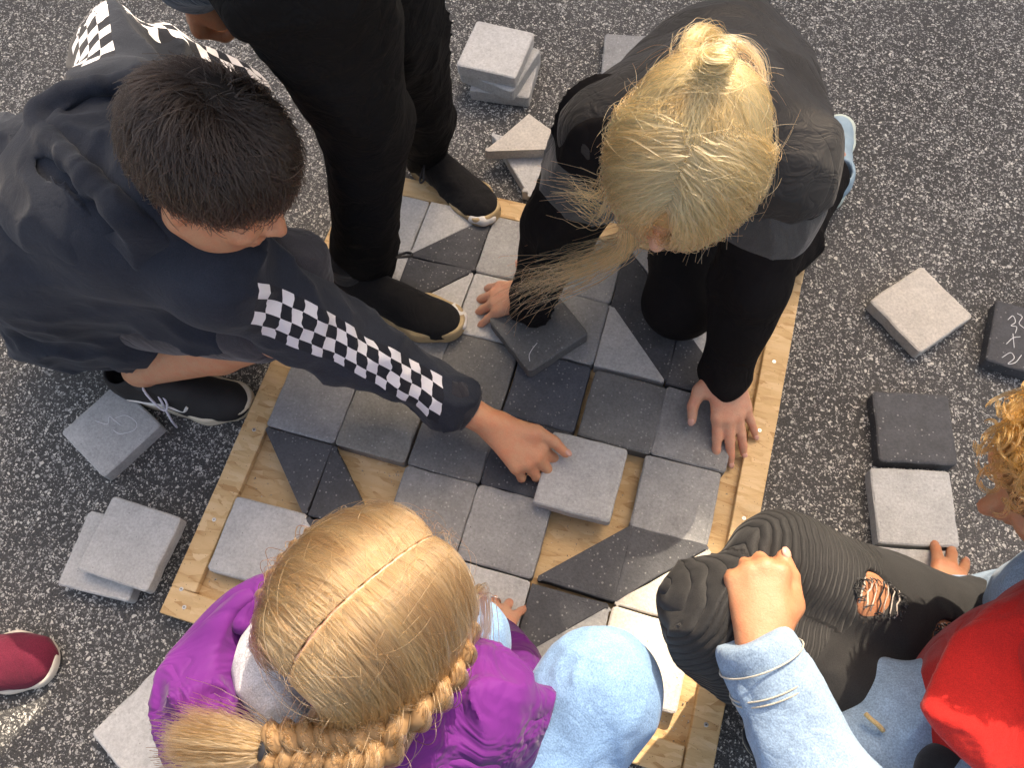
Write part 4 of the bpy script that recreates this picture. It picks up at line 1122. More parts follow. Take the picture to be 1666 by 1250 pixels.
# ================================================================== person at the left edge: wine red shoe
def make_bystander():
    heel, toe = P(-165, 1105, .02), P(121, 1068, .02)
    e = empty("person", (heel[0], heel[1], 0), "person beyond the left edge with one wine red canvas shoe in view", "person")
    an = V3(heel[0] + 0.05, heel[1], 0.11); kn = V3(heel[0] + 0.05, heel[1] - 0.06, 0.48); hp = V3(heel[0] - 0.06, heel[1] - 0.1, 0.86)
    b = Vol(*bounds([an, kn, hp + V3(-0.1, -0.1, 0.7)], 0.24), 0.008)
    an2, kn2, hp2 = an + V3(-0.1, -0.24, 0), kn + V3(-0.06, -0.2, 0), hp + V3(0, -0.17, 0)
    pel = (hp + hp2) / 2 + V3(0, 0, 0.05); ch = pel + V3(0.02, 0, 0.32); hc = ch + V3(0.05, 0, 0.28); M = frame((0.8, 0.2, -0.5), (0.4, 0, 0.9))
    L = head(b, hc, M); b.cone(L(0, -0.025, -0.06), ch + V3(0, 0, 0.12), 0.05, 0.055, 0.02).cone(ch + V3(0, 0, .1), pel, 0.10, 0.12, 0.05)
    for a_, k_, h_ in ((an, kn, hp), (an2, kn2, hp2)): b.chain([h_, k_, a_, a_ - V3(0, 0, .06)], [0.08, 0.052, 0.036, 0.034], 0.02, 0.04)
    for q in (-1, 1):
        s_ = ch + V3(0, 0.16 * q, 0.08); w_ = s_ + V3(0.04, 0.03 * q, -0.46)
        b.cone(ch, s_, 0.09, 0.045, 0.03).chain([s_, s_ + V3(-0.02, 0.04 * q, -0.24), w_], [0.045, 0.036, 0.025], 0.01); hand(b, w_, V3(0.02, 0, -1), (0, q, 0), q < 0, 1.0)
    b.obj("body", skin_fair, e)
    t = Vol(*bounds([an, an2, hp, hp2, pel], 0.16), 0.008)
    for a_, k_, h_ in ((an, kn, hp), (an2, kn2, hp2)): t.cone(pel, h_, 0.13, 0.1, 0.04).chain([h_, k_, a_], [0.095, 0.065, 0.05], 0.02)
    t.obj("trousers", mat_cloth("dark_denim", (0.03, 0.045, 0.08)), e)
    u = Vol(*bounds([ch, pel], 0.24), 0.008); u.cone(ch, pel, 0.14, 0.14, 0.04); u.obj("jumper", mat_cloth("grey_jumper", (0.2, 0.2, 0.2)), e)
    hair_cap("hair", hc, M, mat_plain("fair_hair", (0.2, 0.12, 0.05), 0.6, 0.6, 120), e, 1.0, 0.006, seed=19)
    wine = mat_cloth("wine_canvas", (0.13, 0.012, 0.032), weave=800, sheen=0.1, crease=0.001)
    wsole = mat_plain("white_sole", (0.66, 0.6, 0.52), 0.6, 0.3, 300)
    sh, W = shoe(e, heel, toe, 0.275, 0.001, wine, wsole, 0.022, 1, lace_m=None, collar=0.08, width=1.08)
    tube_obj("seam", spline([W(0.165, -0.04, 0.03), W(0.150, -0.025, 0.056), W(0.142, 0.0, 0.063), W(0.150, 0.028, 0.056), W(0.165, 0.042, 0.03)], 24), 0.0018, wine, sh, 6)
    for y_ in (-0.018, 0.018):
        tube_obj("lace", spline([W(0.13, y_, 0.066), W(0.11, y_ * 0.4, 0.073), W(0.095, -y_ * 0.3, 0.08)], 8), 0.0028, mat_cloth("wine_lace", (0.2, 0.03, 0.05)), sh, 6)
    shoe(e, (an2[0] - 0.05, an2[1]), (an2[0] + 0.2, an2[1] - 0.04), 0.275, 0.001, wine, wsole, 0.022, -1, collar=0.08, width=1.08)
make_bystander()

# ================================================================== kneeling child with blonde hair
def make_blonde():
    pel, back, neck = P(1195, 140, .24), P(1175, 140, .41), P(1145, 175, .54)
    shA, elA, wrA = P(990, 215, .48), P(915, 372, .30), P(868, 478, .125)
    shB, elB, wrB = P(1278, 268, .48), P(1226, 462, .29), P(1180, 600, .125)
    kn1, kn2 = P(1108, 490, .115), P(1270, 395, .10)
    hc = skull((1118, 258), 1.0); M = frame((-0.10, -0.86, -0.50), (0.02, -0.45, 0.88))
    e = empty("person", (0.25, 0.5, 0), "kneeling child with messy light blonde hair in a black jacket", "person")
    lo, hi = bounds([pel, back, shA, wrA, shB, wrB, hc, kn1, P(780, 520, .05), P(1200, 710, .05), P(1360, 260, .03)], 0.16); lo[2] = 0.0
    b = Vol(lo, hi, 0.004); L = head(b, hc, M)
    b.cone(L(0, -0.025, -0.06), neck, 0.046, 0.055, 0.02).cone(neck, back, 0.07, 0.10, 0.03).cone(back, pel, 0.10, 0.11, 0.03)
    b.cone(neck, shA, 0.06, 0.042, 0.03).chain([shA, elA, wrA], [0.042, 0.034, 0.024], 0.01)
    b.cone(neck, shB, 0.06, 0.042, 0.03).chain([shB, elB, wrB], [0.042, 0.034, 0.024], 0.01)
    ft1, ft2 = P(1215, 180, .05), P(1350, 265, .06)
    b.chain([pel, kn1, ft1], [0.09, 0.05, 0.035], 0.015).chain([pel, kn2, ft2], [0.09, 0.05, 0.035], 0.015)
    # spread hand resting on the tiles: fingers towards the left, thumb on the twisted tile
    ya = P(790, 492, .062) - wrA
    hand(b, wrA, ya + V3(0, 0, 0.0), (0.15, 0.05, 1), False, 1.08, (14, 4, -6, -18), [(14, 10, 6), (14, 10, 6), (12, 10, 6), (10, 8, 6)],
         [(0.014, 0.012, -0.008), (0.046, 0.032, -0.014), (0.064, 0.048, -0.012), (0.082, 0.062, -0.012)], e)
    yb = P(1194, 700, .066) - wrB
    hand(b, wrB, yb, (0.0, 0.12, 1.0), False, 1.08, (7, 2, -4, -14), [(6, 4, 4), (6, 4, 4), (6, 4, 4), (6, 6, 4)],
         [(0.016, 0.010, -0.006), (0.046, 0.030, -0.010), (0.060, 0.054, -0.012), (0.064, 0.078, -0.014)], e)
    b.obj("body", skin_fair, e)
    # jacket: charcoal quilted body, black sleeves
    t = NT("charcoal_quilt"); co = t.coord()
    n1 = t.noise(co, 12, 4); n2 = t.noise(co, 900, 2)
    col = t.ramp(n1, [(0.3, (0.015, 0.0145, 0.0145)), (0.7, (0.028, 0.027, 0.026))])
    stitch = t.math('ABSOLUTE', t.math('SUBTRACT', t.math('FRACT', t.math('MULTIPLY', t.math('ADD', t.add('ShaderNodeSeparateXYZ').outputs[1], 0.0), 14)), 0.5))
    sxyz = t.add('ShaderNodeSeparateXYZ'); t.lk(co, sxyz.inputs[0])
    q = t.math('ADD', t.math('MULTIPLY', sxyz.outputs[1], 1.0), t.math('MULTIPLY', sxyz.outputs[2], -0.8))
    band = t.math('POWER', t.math('ABSOLUTE', t.math('SINE', t.math('MULTIPLY', q, 52))), 0.35)
    cr = t.math('ABSOLUTE', t.math('SUBTRACT', t.noise(co, 22, 3, 0.6, dist=1.0), 0.5))
    quilt = t.fin(col, 0.6, t.bump(band, 0.004, 0.5, t.bump(cr, 0.010, 0.8)), Specular_IOR_Level=0.35, Sheen_Weight=0.1)
    j = Vol(*bounds([pel, back, shA, shB, neck], 0.18), 0.0055)
    j.ell(P(1155, 195, .445), (0.172, 0.155, 0.11), frame((0.05, 1, -0.45), (0, 0.4, 1)), 0.03)
    j.cone(back, pel, 0.118, 0.128, 0.06).cone(neck, back, 0.09, 0.118, 0.05)
    j.cone(neck, shA, 0.075, 0.066, 0.05).cone(neck, shB, 0.075, 0.066, 0.05)
    j.cone(back, shA, 0.09, 0.066, 0.05).cone(back, shB, 0.09, 0.066, 0.05)
    j.disp(folds(61, 26, 0.007)); j.disp(folds(62, 70, 0.002))
    j.obj("jacket", quilt, e)
    blk = mat_cloth("black_jersey", (0.0075, 0.0065, 0.007), sheen=0.0, crease=0.0014, spec=0.16, rough=0.8)
    for sh_, el_, wr_, sd in ((shA, elA, wrA, 71), (shB, elB, wrB, 73)):
        d = nrm(wr_ - el_)
        v = Vol(*bounds([sh_, el_, wr_], 0.11), 0.005)
        v.chain([sh_, el_, wr_ + d * 0.004], [0.072, 0.056, 0.040], 0.02); v.cone(wr_ - d * 0.03, wr_ + d * 0.012, 0.040, 0.043, 0.01)
        v.cone(wr_ + d * 0.035, wr_ + d * 0.09, 0.033, 0.04, 0.004, 'sub')
        v.disp(folds(sd, 48, 0.010, d)); v.obj("sleeve", blk, e)
        u0 = sh_ + (el_ - sh_) * 0.30; u1 = sh_ + (el_ - sh_) * 0.46
        w = Vol(*bounds([u0, u1], 0.11), 0.004); w.cone(u0, u1, 0.0695, 0.0668, 0.004); w.disp(folds(sd, 48, 0.010, d)); w.obj("sleeve_band", mat_cloth("grey_band" + str(sd), (0.06, 0.06, 0.058)), e)
    lg = Vol(*bounds([pel, kn1, kn2, ft1, ft2], 0.13), 0.0055)
    lg.chain([pel, kn1, ft1], [0.12, 0.066, 0.052], 0.03).chain([pel, kn2, ft2 * 0.8 + kn2 * 0.2], [0.12, 0.066, 0.052], 0.03)
    lg.disp(folds(66, 45, 0.005)); lg.obj("leggings", blk, e)
    mesh_blue = mat_plain("pale_blue_mesh", (0.30, 0.42, 0.50), 0.7, 0.6, 400); green = mat_plain("white_green_sole", (0.55, 0.62, 0.55), 0.5)
    neon = mat_plain("neon_green", (0.10, 0.75, 0.12), 0.5)
    s2, W = shoe(e, P(1352, 330, .03), P(1366, 205, .03), 0.235, 0.001, mesh_blue, green, 0.034, 1, lace_m=None, collar=0.07, width=1.0)
    tube_obj("sole_stripe", [W(0.12 + 0.012 * i, 0.047 + (0.0025 if 4 < i < 9 else 0) - max(0, i - 8) ** 2 * 0.0018, 0.016) for i in range(13)], 0.0055, neon, s2, 6)
    for i in range(3):
        tube_obj("lace", spline([W(0.11 + i * 0.02, -0.02, 0.062 - i * .008), W(0.115 + i * .02, 0.0, 0.074 - i * 0.008), W(0.12 + i * .02, 0.022, 0.06 - i * .008)], 8), 0.003, neon, s2, 6)
    # hair
    gold = mat_hair("blonde_hair", (0.72, 0.33, 0.125), 0.4, 0.5, 0.32)
    capm = mat_plain("blonde_hair_base", (0.55, 0.34, 0.15), 0.7, 0.6, 160)
    cap = hair_cap("hair", hc, M, capm, e, 1.0, -0.002, (-0.55, 0.83, -0.035), seed=4, amp=0.003)
    S = Scalp(hc, M, k=0.985); r = np.random.default_rng(11); paths = []
    Wp = nrm(V3(0.05, 0.30, 0.95)); knot = nrm(V3(0.05, -0.62, 0.78))
    # swept back to the knot
    n = 5200; u = r.uniform(-1, 1, n); y = r.uniform(-1.0, 0.32, n)
    A = np.stack([u * 1.0, y, 0.95 - 0.95 * np.abs(u) ** 1.6], 1)
    C = knot + r.normal(size=(n, 3)) * 0.05
    paths.append(S.flow(A, (A + C) * 0.5 + V3(0, 0, 0.15) + A * V3(0.35, 0, 0), C, np.linspace(0.0, 0.006, 9), 9, 0.04, 0.08, 110, r, 0.008, 0.05))
    # falls forward and to the sides from the parting
    for sgn in (-1, 1):
        n = 3300; v = r.uniform(0, 1, n)
        A = np.stack([sgn * (0.004 + 0.30 * (1 - v) * r.uniform(0, 1, n)) + 0.03 * r.normal(size=n), -0.12 + 0.89 * v + 0.12 * r.normal(size=n) * (1 - v), 0.98 - 0.42 * v], 1)
        C = np.stack([sgn * (1.0 - 0.86 * v ** 1.5) + 0.06, -0.12 + 1.15 * v, -0.52 - 0.22 * v + 0.14 * r.normal(size=n)], 1)
        B = np.stack([sgn * (1.15 - 0.72 * v), -0.06 + 1.18 * v, 0.52 + 0 * v], 1)
        p = S.flow(A, B, C, np.array([.001,.005,.009,.011,.012,.012,.011,.009,.006,.003])[None] * (0.15 + 0.85 * np.clip(v * 1.6, 0, 1))[:, None], 10, 0.055, 0.11, 90, r, 0.013, 0.07)
        ln = (0.004 + 0.05 * r.uniform(0, 1, (n, 1, 1)) ** 2.2) * (0.6 + 0.8 * (v[:, None, None] < 0.75))
        dirn = nrm(V3(-0.15, -0.25, -0.95)) + r.normal(size=(n, 1, 3)) * 0.08 + 0.28 * r.normal(size=(60, 1, 3))[(v * 59.9).astype(int)]
        tt_ = np.linspace(0.25, 1, 5)[None, :, None]; pd = p[:, -1:, :] - p[:, -2:-1, :]; pd = pd / (np.linalg.norm(pd, axis=2, keepdims=True) + 1e-9)
        tail = p[:, -1:, :] + ln * (dirn * tt_ + (pd - dirn) * (tt_ - 0.6 * tt_ ** 2))
        paths.append(np.concatenate([p, tail], 1))
    # knot at the back: loops of hair
    kc = S.pt(knot, 0.018); kx = nrm(M @ V3(1, 0.2, 0)); ky = nrm(M @ V3(-0.15, -0.6, 0.75)); kz = np.cross(kx, ky)
    n = 520; a = np.linspace(0, 1, 14); ph = r.uniform(0, 6.28, n); R_ = r.uniform(0.004, 0.017, n); tilt = r.normal(size=n) * 1.3
    ang = ph[:, None] + a[None] * 4.6
    loop = kc + R_[:, None, None] * (np.cos(ang)[..., None] * kx + np.sin(ang)[..., None] * (kz * np.cos(tilt)[:, None, None] + ky * np.sin(tilt)[:, None, None])) + ky * (0.004 + r.uniform(-0.012, 0.012, n)[:, None, None]) + r.normal(size=(n, 1, 3)) * 0.0035
    paths.append(loop)
    tail = spline([S.pt(knot, 0.02), P(1118, 95, .77), P(1128, 62, .78), P(1150, 52, .765), P(1166, 66, .74)], 14)
    paths.append(tail[None] + r.normal(size=(260, 1, 3)) * 0.006 + r.normal(size=(260, 14, 3)) * 0.0008)
    # loop hanging to the side of the knot
    tl = spline([S.pt(knot, 0.02), P(1165, 70, .74), P(1205, 72, .73), P(1235, 100, .72), P(1243, 140, .71)], 14)
    paths.append(tl[None] + r.normal(size=(70, 1, 3)) * 0.004)
    # long wisps blown to the left
    for k in range(7):
        c0 = spline([S.pt(nrm(V3(0.72 - 0.05 * k, 0.75, 0.1 - 0.06 * k)), 0.008), P(1045 - 6 * k, 372 + 7 * k, .52), P(985 - 9 * k, 400 + 9 * k, .40), P(930 - 12 * k, 425 + 8 * k, .34), P(868 - 6 * k + 14 * (k % 3), 446 + 7 * k, .27)], 16)
        nn = 24; sp = np.linspace(0, 1, 16)[None, :, None]
        paths.append(c0[None] + r.normal(size=(nn, 1, 3)) * (0.003 + 0.020 * sp) + 0.012 * np.sin(r.uniform(2, 7, (nn, 1, 1)) * sp + r.uniform(0, 6, (nn, 1, 1))) * r.normal(size=(nn, 1, 3)) * sp)
    for k in range(5):
        c0 = spline([S.pt(nrm(V3(0.9, 0.35 - 0.1 * k, 0.2)), 0.006), P(985, 300 + 12 * k, .62), P(950, 300 + 9 * k, .58), P(905 + 8 * k, 298 + 6 * k, .55)], 12)
        nn = 16; sp = np.linspace(0, 1, 12)[None, :, None]
        paths.append(c0[None] + r.normal(size=(nn, 1, 3)) * (0.002 + 0.013 * sp))
    hair_obj("hair_strands", paths, 0.0005, gold, cap, 0.4)
    # fly-aways
    n = 420; d = r.normal(size=(n, 3)); d[:, 2] = np.abs(d[:, 2]) * 0.6 - 0.1; d /= np.linalg.norm(d, axis=1)[:, None]
    t2 = d + r.normal(size=(n, 3)) * 0.22; t3 = t2 + r.normal(size=(n, 3)) * 0.40 + V3(0, 0.15, -0.15)
    fl = S.flow(d, t2, t3, np.linspace(0, 1, 12)[None] ** r.uniform(0.6, 2.2, (n, 1)) * (0.003 + 0.03 * r.uniform(0, 1, (n, 1)) ** 2.5), 12, 0.02, 0, 40, r)
    hair_obj("loose_hair", [fl], 0.00028, gold, cap, 0.5)
make_blonde()
# ================================================================== girl with the braid in the purple jacket
def mat_jeans(name, c, fade=1.7):
    t = NT(name); co = t.coord()
    n1 = t.noise(co, 7, 4, 0.6); tw = t.noise(t.mapping(co, scale=(1, 1, 1), rot=(0.4, 0.3, 0.8)), 520, 2, 0.6); n3 = t.noise(co, 60, 4, 0.7)
    col = t.ramp(n1, [(0.3, c), (0.72, tuple(min(0.85, x * fade) for x in c))])
    col = t.mix(1.0, col, t.ramp(tw, [(0.3, 0.72), (0.7, 1.25)]), 'MULTIPLY'); col = t.mix(1.0, col, t.ramp(n3, [(0.3, 0.86), (0.7, 1.12)]), 'MULTIPLY')
    cr = t.math('ABSOLUTE', t.math('SUBTRACT', t.noise(co, 20, 3, 0.5, dist=0.8), 0.5))
    return t.fin(col, 0.88, t.bump(tw, 0.0006, 0.5, t.bump(cr, 0.008, 0.6)), Sheen_Weight=0.1, Specular_IOR_Level=0.2)
jeans_light = mat_jeans("light_jeans", (0.145, 0.26, 0.43), 1.4)
denim_wash = mat_jeans("washed_denim", (0.20, 0.29, 0.40), 1.35)
stitch_m = mat_cloth("denim_thread", (0.42, 0.40, 0.34))

def make_girl():
    hc = skull((612, 1003), 0.895); M = frame((0.40, 0.86, -0.32), (0.12, 0.28, 0.95))
    pel = V3(0.03, -0.80, 0.22); chest = P(590, 1215, .38); neck = P(575, 1150, .48)
    shL, shR = P(432, 1180, .42), P(765, 1165, .43)
    elR, wrR = P(842, 1195, .31), P(802, 1056, .115)
    elL, wrL = V3(-0.20, -0.62, 0.32), V3(-0.08, -0.50, 0.16)
    hR, hL = V3(0.13, -0.80, 0.22), V3(-0.06, -0.80, 0.22)
    kR, kL = P(972, 1128, .38), P(735, 1050, .33); aR, aL = V3(0.24, -0.62, 0.10), V3(0.06, -0.58, 0.10)
    e = empty("person", (0.05, -0.68, 0), "girl with a long fair braid in a purple rain jacket and light jeans", "person")
    lo, hi = bounds([pel, chest, shL, shR, elL, elR, wrR, hc, kR, kL, aR, P(810, 970, .05)], 0.15); lo[2] = 0.0
    b = Vol(lo, hi, 0.004); L = head(b, hc, M)
    b.cone(L(0, -0.025, -0.06), neck, 0.046, 0.055, 0.02).cone(neck, chest, 0.07, 0.10, 0.03).cone(chest, pel, 0.10, 0.11, 0.03)
    b.cone(neck, shR, 0.06, 0.042, 0.03).chain([shR, elR, wrR], [0.042, 0.034, 0.024], 0.01)
    b.cone(neck, shL, 0.06, 0.042, 0.03).chain([shL, elL, wrL], [0.042, 0.034, 0.024], 0.01)
    b.chain([hR, kR, aR], [0.08, 0.05, 0.034], 0.015, 0.03).chain([hL, kL, aL], [0.08, 0.05, 0.034], 0.015, 0.03)
    Lh = hand(b, wrR, P(812, 990, .062) - wrR, (0.0, -0.05, 1), True, 0.98, (14, 2, -12, -26), [(22, 12, 8), (20, 12, 8), (18, 12, 8), (14, 12, 8)], None, e)
    hand(b, wrL, V3(0.1, 0.3, -0.2), (0, 0, 1), False, 0.98, curl=[(20, 30, 20)] * 4)
    b.obj("body", skin_fair, e)
    rc = Lh((0.0095, 0.105, 0.000)); ry = nrm(P(812, 990, .062) - wrR); rx = nrm(np.cross(ry, V3(0, 0, 1))); rz = np.cross(rx, ry)
    a = np.linspace(0, 2 * math.pi, 16, endpoint=False)
    tube_obj("ring", [rc + 0.0103 * (math.cos(q) * rx + math.sin(q) * rz) for q in a], 0.0013, mat_plain("silver", (0.8, 0.78, 0.74), 0.2, metal=1.0), e, 6, True)
    # jacket
    t = NT("purple_nylon"); co = t.coord()
    n1 = t.noise(co, 10, 4); fine = t.noise(co, 800, 2)
    col = t.ramp(n1, [(0.3, (0.078, 0.006, 0.118)), (0.7, (0.125, 0.012, 0.172))])
    cr = t.noise(co, 13, 3, 0.5, dist=0.9); cr2 = t.math('ABSOLUTE', t.math('SUBTRACT', cr, 0.5))
    nyl = t.fin(col, 0.74, t.bump(fine, 0.0003, 0.3, t.bump(cr2, 0.028, 1.0)), Specular_IOR_Level=0.25, Sheen_Weight=0.1)
    j = Vol(*bounds([pel, chest, shL, shR, elR, wrR, elL, wrL, neck], 0.19), 0.005)
    j.cone(chest, pel, 0.155, 0.15, 0.05).cone(neck, chest, 0.09, 0.15, 0.05)
    j.cone(neck, shR, 0.085, 0.075, 0.05).cone(neck, shL, 0.085, 0.075, 0.05).cone(chest, shR, 0.12, 0.07, 0.05).cone(chest, shL, 0.12, 0.07, 0.05)
    j.chain([shR, elR, wrR - 0.02 * nrm(wrR - elR)], [0.075, 0.064, 0.046], 0.02).chain([shL, elL, wrL], [0.075, 0.062, 0.044], 0.02)
    # hood: a wide soft collar thrown back on one side
    hood = spline([P(*q) for q in ((470, 990, .50), (432, 1008, .51), (398, 1062, .505), (385, 1130, .50), (405, 1200, .49), (480, 1245, .48), (600, 1260, .47), (700, 1225, .46), (748, 1160, .45))], 22)
    rr = [0.026, 0.030, 0.036, 0.04, 0.043, 0.046, 0.048, 0.05, 0.052, 0.054, 0.055, 0.056, 0.056, 0.056, 0.056, 0.055, 0.052, 0.05, 0.045, 0.04, 0.035, 0.03]
    for i in range(21): j.cone(hood[i], hood[i + 1], rr[i], rr[i + 1], 0.03)
    inner = spline([P(*q) for q in ((478, 1005, .55), (440, 1035, .55), (425, 1080, .555), (450, 1135, .56), (520, 1180, .57), (600, 1190, .57))], 14)
    for i in range(13): j.cone(inner[i], inner[i + 1], 0.036, 0.036, 0.012, 'sub')
    j.disp(folds(81, 26, 0.013)); j.disp(folds(83, 58, 0.008))
    j.obj("jacket", nyl, e)
    ln = Vol(*bounds(inner, 0.07), 0.004)
    for i in range(8): ln.cone(inner[i] - V3(0, 0, 0.026), inner[i + 1] - V3(0, 0, 0.026), 0.034, 0.034, 0.01)
    ln.disp(folds(85, 60, 0.004)); ln.obj("hood_lining", mat_cloth("white_lining", (0.42, 0.43, 0.48), weave=600, crease=0.002), e)
    strap = spline([P(*q) for q in ((448, 1085, .555), (462, 1120, .56), (478, 1148, .56), (505, 1168, .555))], 16)
    sv_, sf_ = tube(strap, 0.007, 8); link("drawstring", mesh_np("drawstring", sv_, sf_), mat_cloth("grey_strap", (0.25, 0.28, 0.31)), e)
    hem = spline([P(*q) for q in ((466, 972, .53), (430, 975, .54), (404, 992, .54), (396, 1012, .54))], 14)
    hv = Vol(*bounds(hem, 0.05), 0.003)
    for i in range(13): hv.cone(hem[i], hem[i + 1], 0.013 + 0.002 * (i % 2), 0.013 + 0.002 * ((i + 1) % 2), 0.003)
    hv.obj("hood_hem", nyl, e)
    # jeans
    lg = Vol(*bounds([hR, hL, kR, kL, aR, aL], 0.13), 0.005)
    lg.chain([hR, kR], [0.105, 0.072], 0.02).chain([kR, aR], [0.070, 0.055], 0.03).chain([hL, kL, aL], [0.10, 0.068, 0.052], 0.03)
    lg.disp(folds(91, 34, 0.005, nrm(kR - hR))); lg.disp(folds(92, 80, 0.002)); lg.obj("jeans", jeans_light, e)
    ax = nrm(kR - hR); sd = nrm(np.cross(ax, V3(0, 0, 1))); upv = np.cross(sd, ax)
    for k_ in (0.0,):
        seam = [hR + (kR - hR) * f + (sd * 0.72 + upv * 0.72) * (0.104 + (0.0715 - 0.104) * f) for f in np.linspace(0.25, 0.93, 14)]
        tube_obj("seam", seam, 0.0016, denim_wash, e, 6)
    white_sh = mat_plain("white_shoe", (0.6, 0.6, 0.6), 0.6)
    shoe(e, aR[:2] + V3(-0.02, -0.04), aR[:2] + V3(0.04, 0.2), 0.24, ZF + 0.001, white_sh, sole_cream, 0.024, 1)
    shoe(e, aL[:2] + V3(-0.02, -0.06), aL[:2] + V3(0.02, 0.2), 0.24, 0.001, white_sh, sole_cream, 0.024, -1)
    # hair
    fair = mat_hair("fair_brown_hair", (0.27, 0.143, 0.060), 0.3, 0.4, 0.42)
    capm = mat_plain("fair_hair_base", (0.25, 0.15, 0.07), 0.7, 0.5, 160)
    cap = hair_cap("hair", hc, M, capm, e, 1.0, -0.004, (-0.45, 0.89, -0.055), seed=6, amp=0.002)
    S = Scalp(hc, M, k=1.0); r = np.random.default_rng(21); paths = []
    part = lambda u: np.stack([0.03 * np.sin(u * 5) + 0 * u, 0.86 - 1.78 * u, 0.42 + 2.2 * u * (1 - u) * 1.05 - 0.30 * u], 1)   # front hairline -> nape
    for sgn in (-1, 1):
        n = 5600; u = r.uniform(0, 1, n) ** 0.9
        A = part(u) + np.stack([sgn * (0.012 + np.abs(r.normal(size=n)) * 0.015), 0 * u, 0 * u], 1)
        C = np.stack([sgn * (0.72 + 0.42 * np.sin(u * 3.1) - 0.32 * u), 0.72 - 1.42 * u - 0.22, -0.12 - 0.42 * u + r.normal(size=n) * 0.05], 1)
        B = np.stack([sgn * (0.72 + 0.25 * np.sin(u * 3.1)), 0.84 - 1.60 * u, 0.62 - 0.15 * u], 1)
        paths.append(S.flow(A, B, C, np.array([0, .004, .007, .009, .010, .010, .010, .009, .007, .004]), 10, 0.035, 0.085, 150, r, 0.012, 0.035))
    # scalp showing along the parting
    uu = np.linspace(0.03, 0.93, 40); tube_obj("parting", S.pt(part(uu) + np.stack([0.012 * np.sin(uu * 60), 0 * uu, 0 * uu], 1), -0.0026), 0.0027, mat_skin("scalp", (0.62, 0.42, 0.33)), cap, 6)
    # braids: one beside each ear, joined into the plait over the shoulder
    c1 = [S.pt(nrm(V3(*q)), o) for q, o in (((0.62, 0.62, 0.10), 0.004), ((0.80, 0.30, 0.02), 0.010), ((0.84, -0.08, -0.02), 0.013), ((0.74, -0.48, -0.10), 0.014), ((0.50, -0.80, -0.28), 0.016))]
    c1 += [P(622, 1180, .60), P(594, 1208, .61), P(545, 1217, .61), P(490, 1216, .605), P(437, 1219, .60)]
    bp, cores = braid(c1, 0.043, M @ V3(0.5, -0.2, 0.85), 6.0, 240, 14, lambda t_: 0.62 + 0.55 * np.sin(np.clip(t_ * 1.25, 0, 1) * 2.6), 5)
    paths += bp
    c2 = [S.pt(nrm(V3(*q)), o) for q, o in (((-0.62, 0.62, 0.10), 0.004), ((-0.86, 0.25, -0.02), 0.010), ((-0.86, -0.15, -0.08), 0.012), ((-0.66, -0.52, -0.12), 0.006), ((-0.35, -0.85, -0.15), -0.012))]
    bp2, cores2 = braid(c2, 0.034, M @ V3(-0.5, -0.2, 0.85), 3.6, 170, 14, None, 6)
    paths += bp2
    # tuft past the hair tie
    te = spline([P(437, 1219, .60), P(390, 1212, .60), P(340, 1206, .595), P(288, 1198, .585)], 12)
    n = 2200; sp = np.linspace(0, 1, 12)[None, :, None]; q = r.normal(size=(n, 1, 3)) * V3(0.006, 0.0085, 0.007)
    shrt = r.uniform(0.72, 1.06, (n, 1, 1)); base = te[0] + (te[None] - te[0]) * shrt
    paths.append(base + q * (0.35 + 1.3 * np.sqrt(sp)) + r.normal(size=(n, 12, 3)) * 0.0006)
    # loose strands in front of the ear
    c0 = spline([S.pt(nrm(V3(0.66, 0.68, 0.1)), 0.006), P(782, 960, .55), P(785, 1020, .46), P(772, 1080, .42)], 12)
    paths.append(c0[None] + r.normal(size=(60, 1, 3)) * (0.002 + 0.008 * np.linspace(0, 1, 12)[None, :, None]))
    hair_obj("hair_strands", paths, 0.0005, fair, cap, 0.5)
    n = 420; d = r.normal(size=(n, 3)); d[:, 2] = np.abs(d[:, 2]) * 0.6 - 0.1; d /= np.linalg.norm(d, axis=1)[:, None]
    t2 = d + r.normal(size=(n, 3)) * 0.25; t3 = t2 + r.normal(size=(n, 3)) * 0.45
    fl = S.flow(d, t2, t3, np.sin(np.linspace(0, 2.2, 12))[None] * r.uniform(0.004, 0.024, (n, 1)), 12, 0.02, 0, 40, r)
    hair_obj("loose_hair", [fl], 0.00025, fair, cap, 0.5)
    for k_, cs in enumerate((cores, cores2)):
        for core, w in cs: tube_obj("braid_strand", core, w * 0.95, capm, cap, 8)
    tie = spline([te[0] + V3(0.008, 0, 0), te[0] - V3(0.012, 0, 0)], 4)
    a = np.linspace(0, 2 * math.pi, 18, endpoint=False); dd = nrm(te[1] - te[0]); n1_ = nrm(np.cross(dd, V3(0, 0, 1))); n2_ = np.cross(n1_, dd)
    tube_obj("hair_tie", [te[0] + 0.0115 * (math.cos(q) * n1_ + math.sin(q) * n2_) for q in a], 0.0065, mat_plain("black_elastic", (0.012, 0.013, 0.018), 0.6), cap, 8, True)
make_girl()

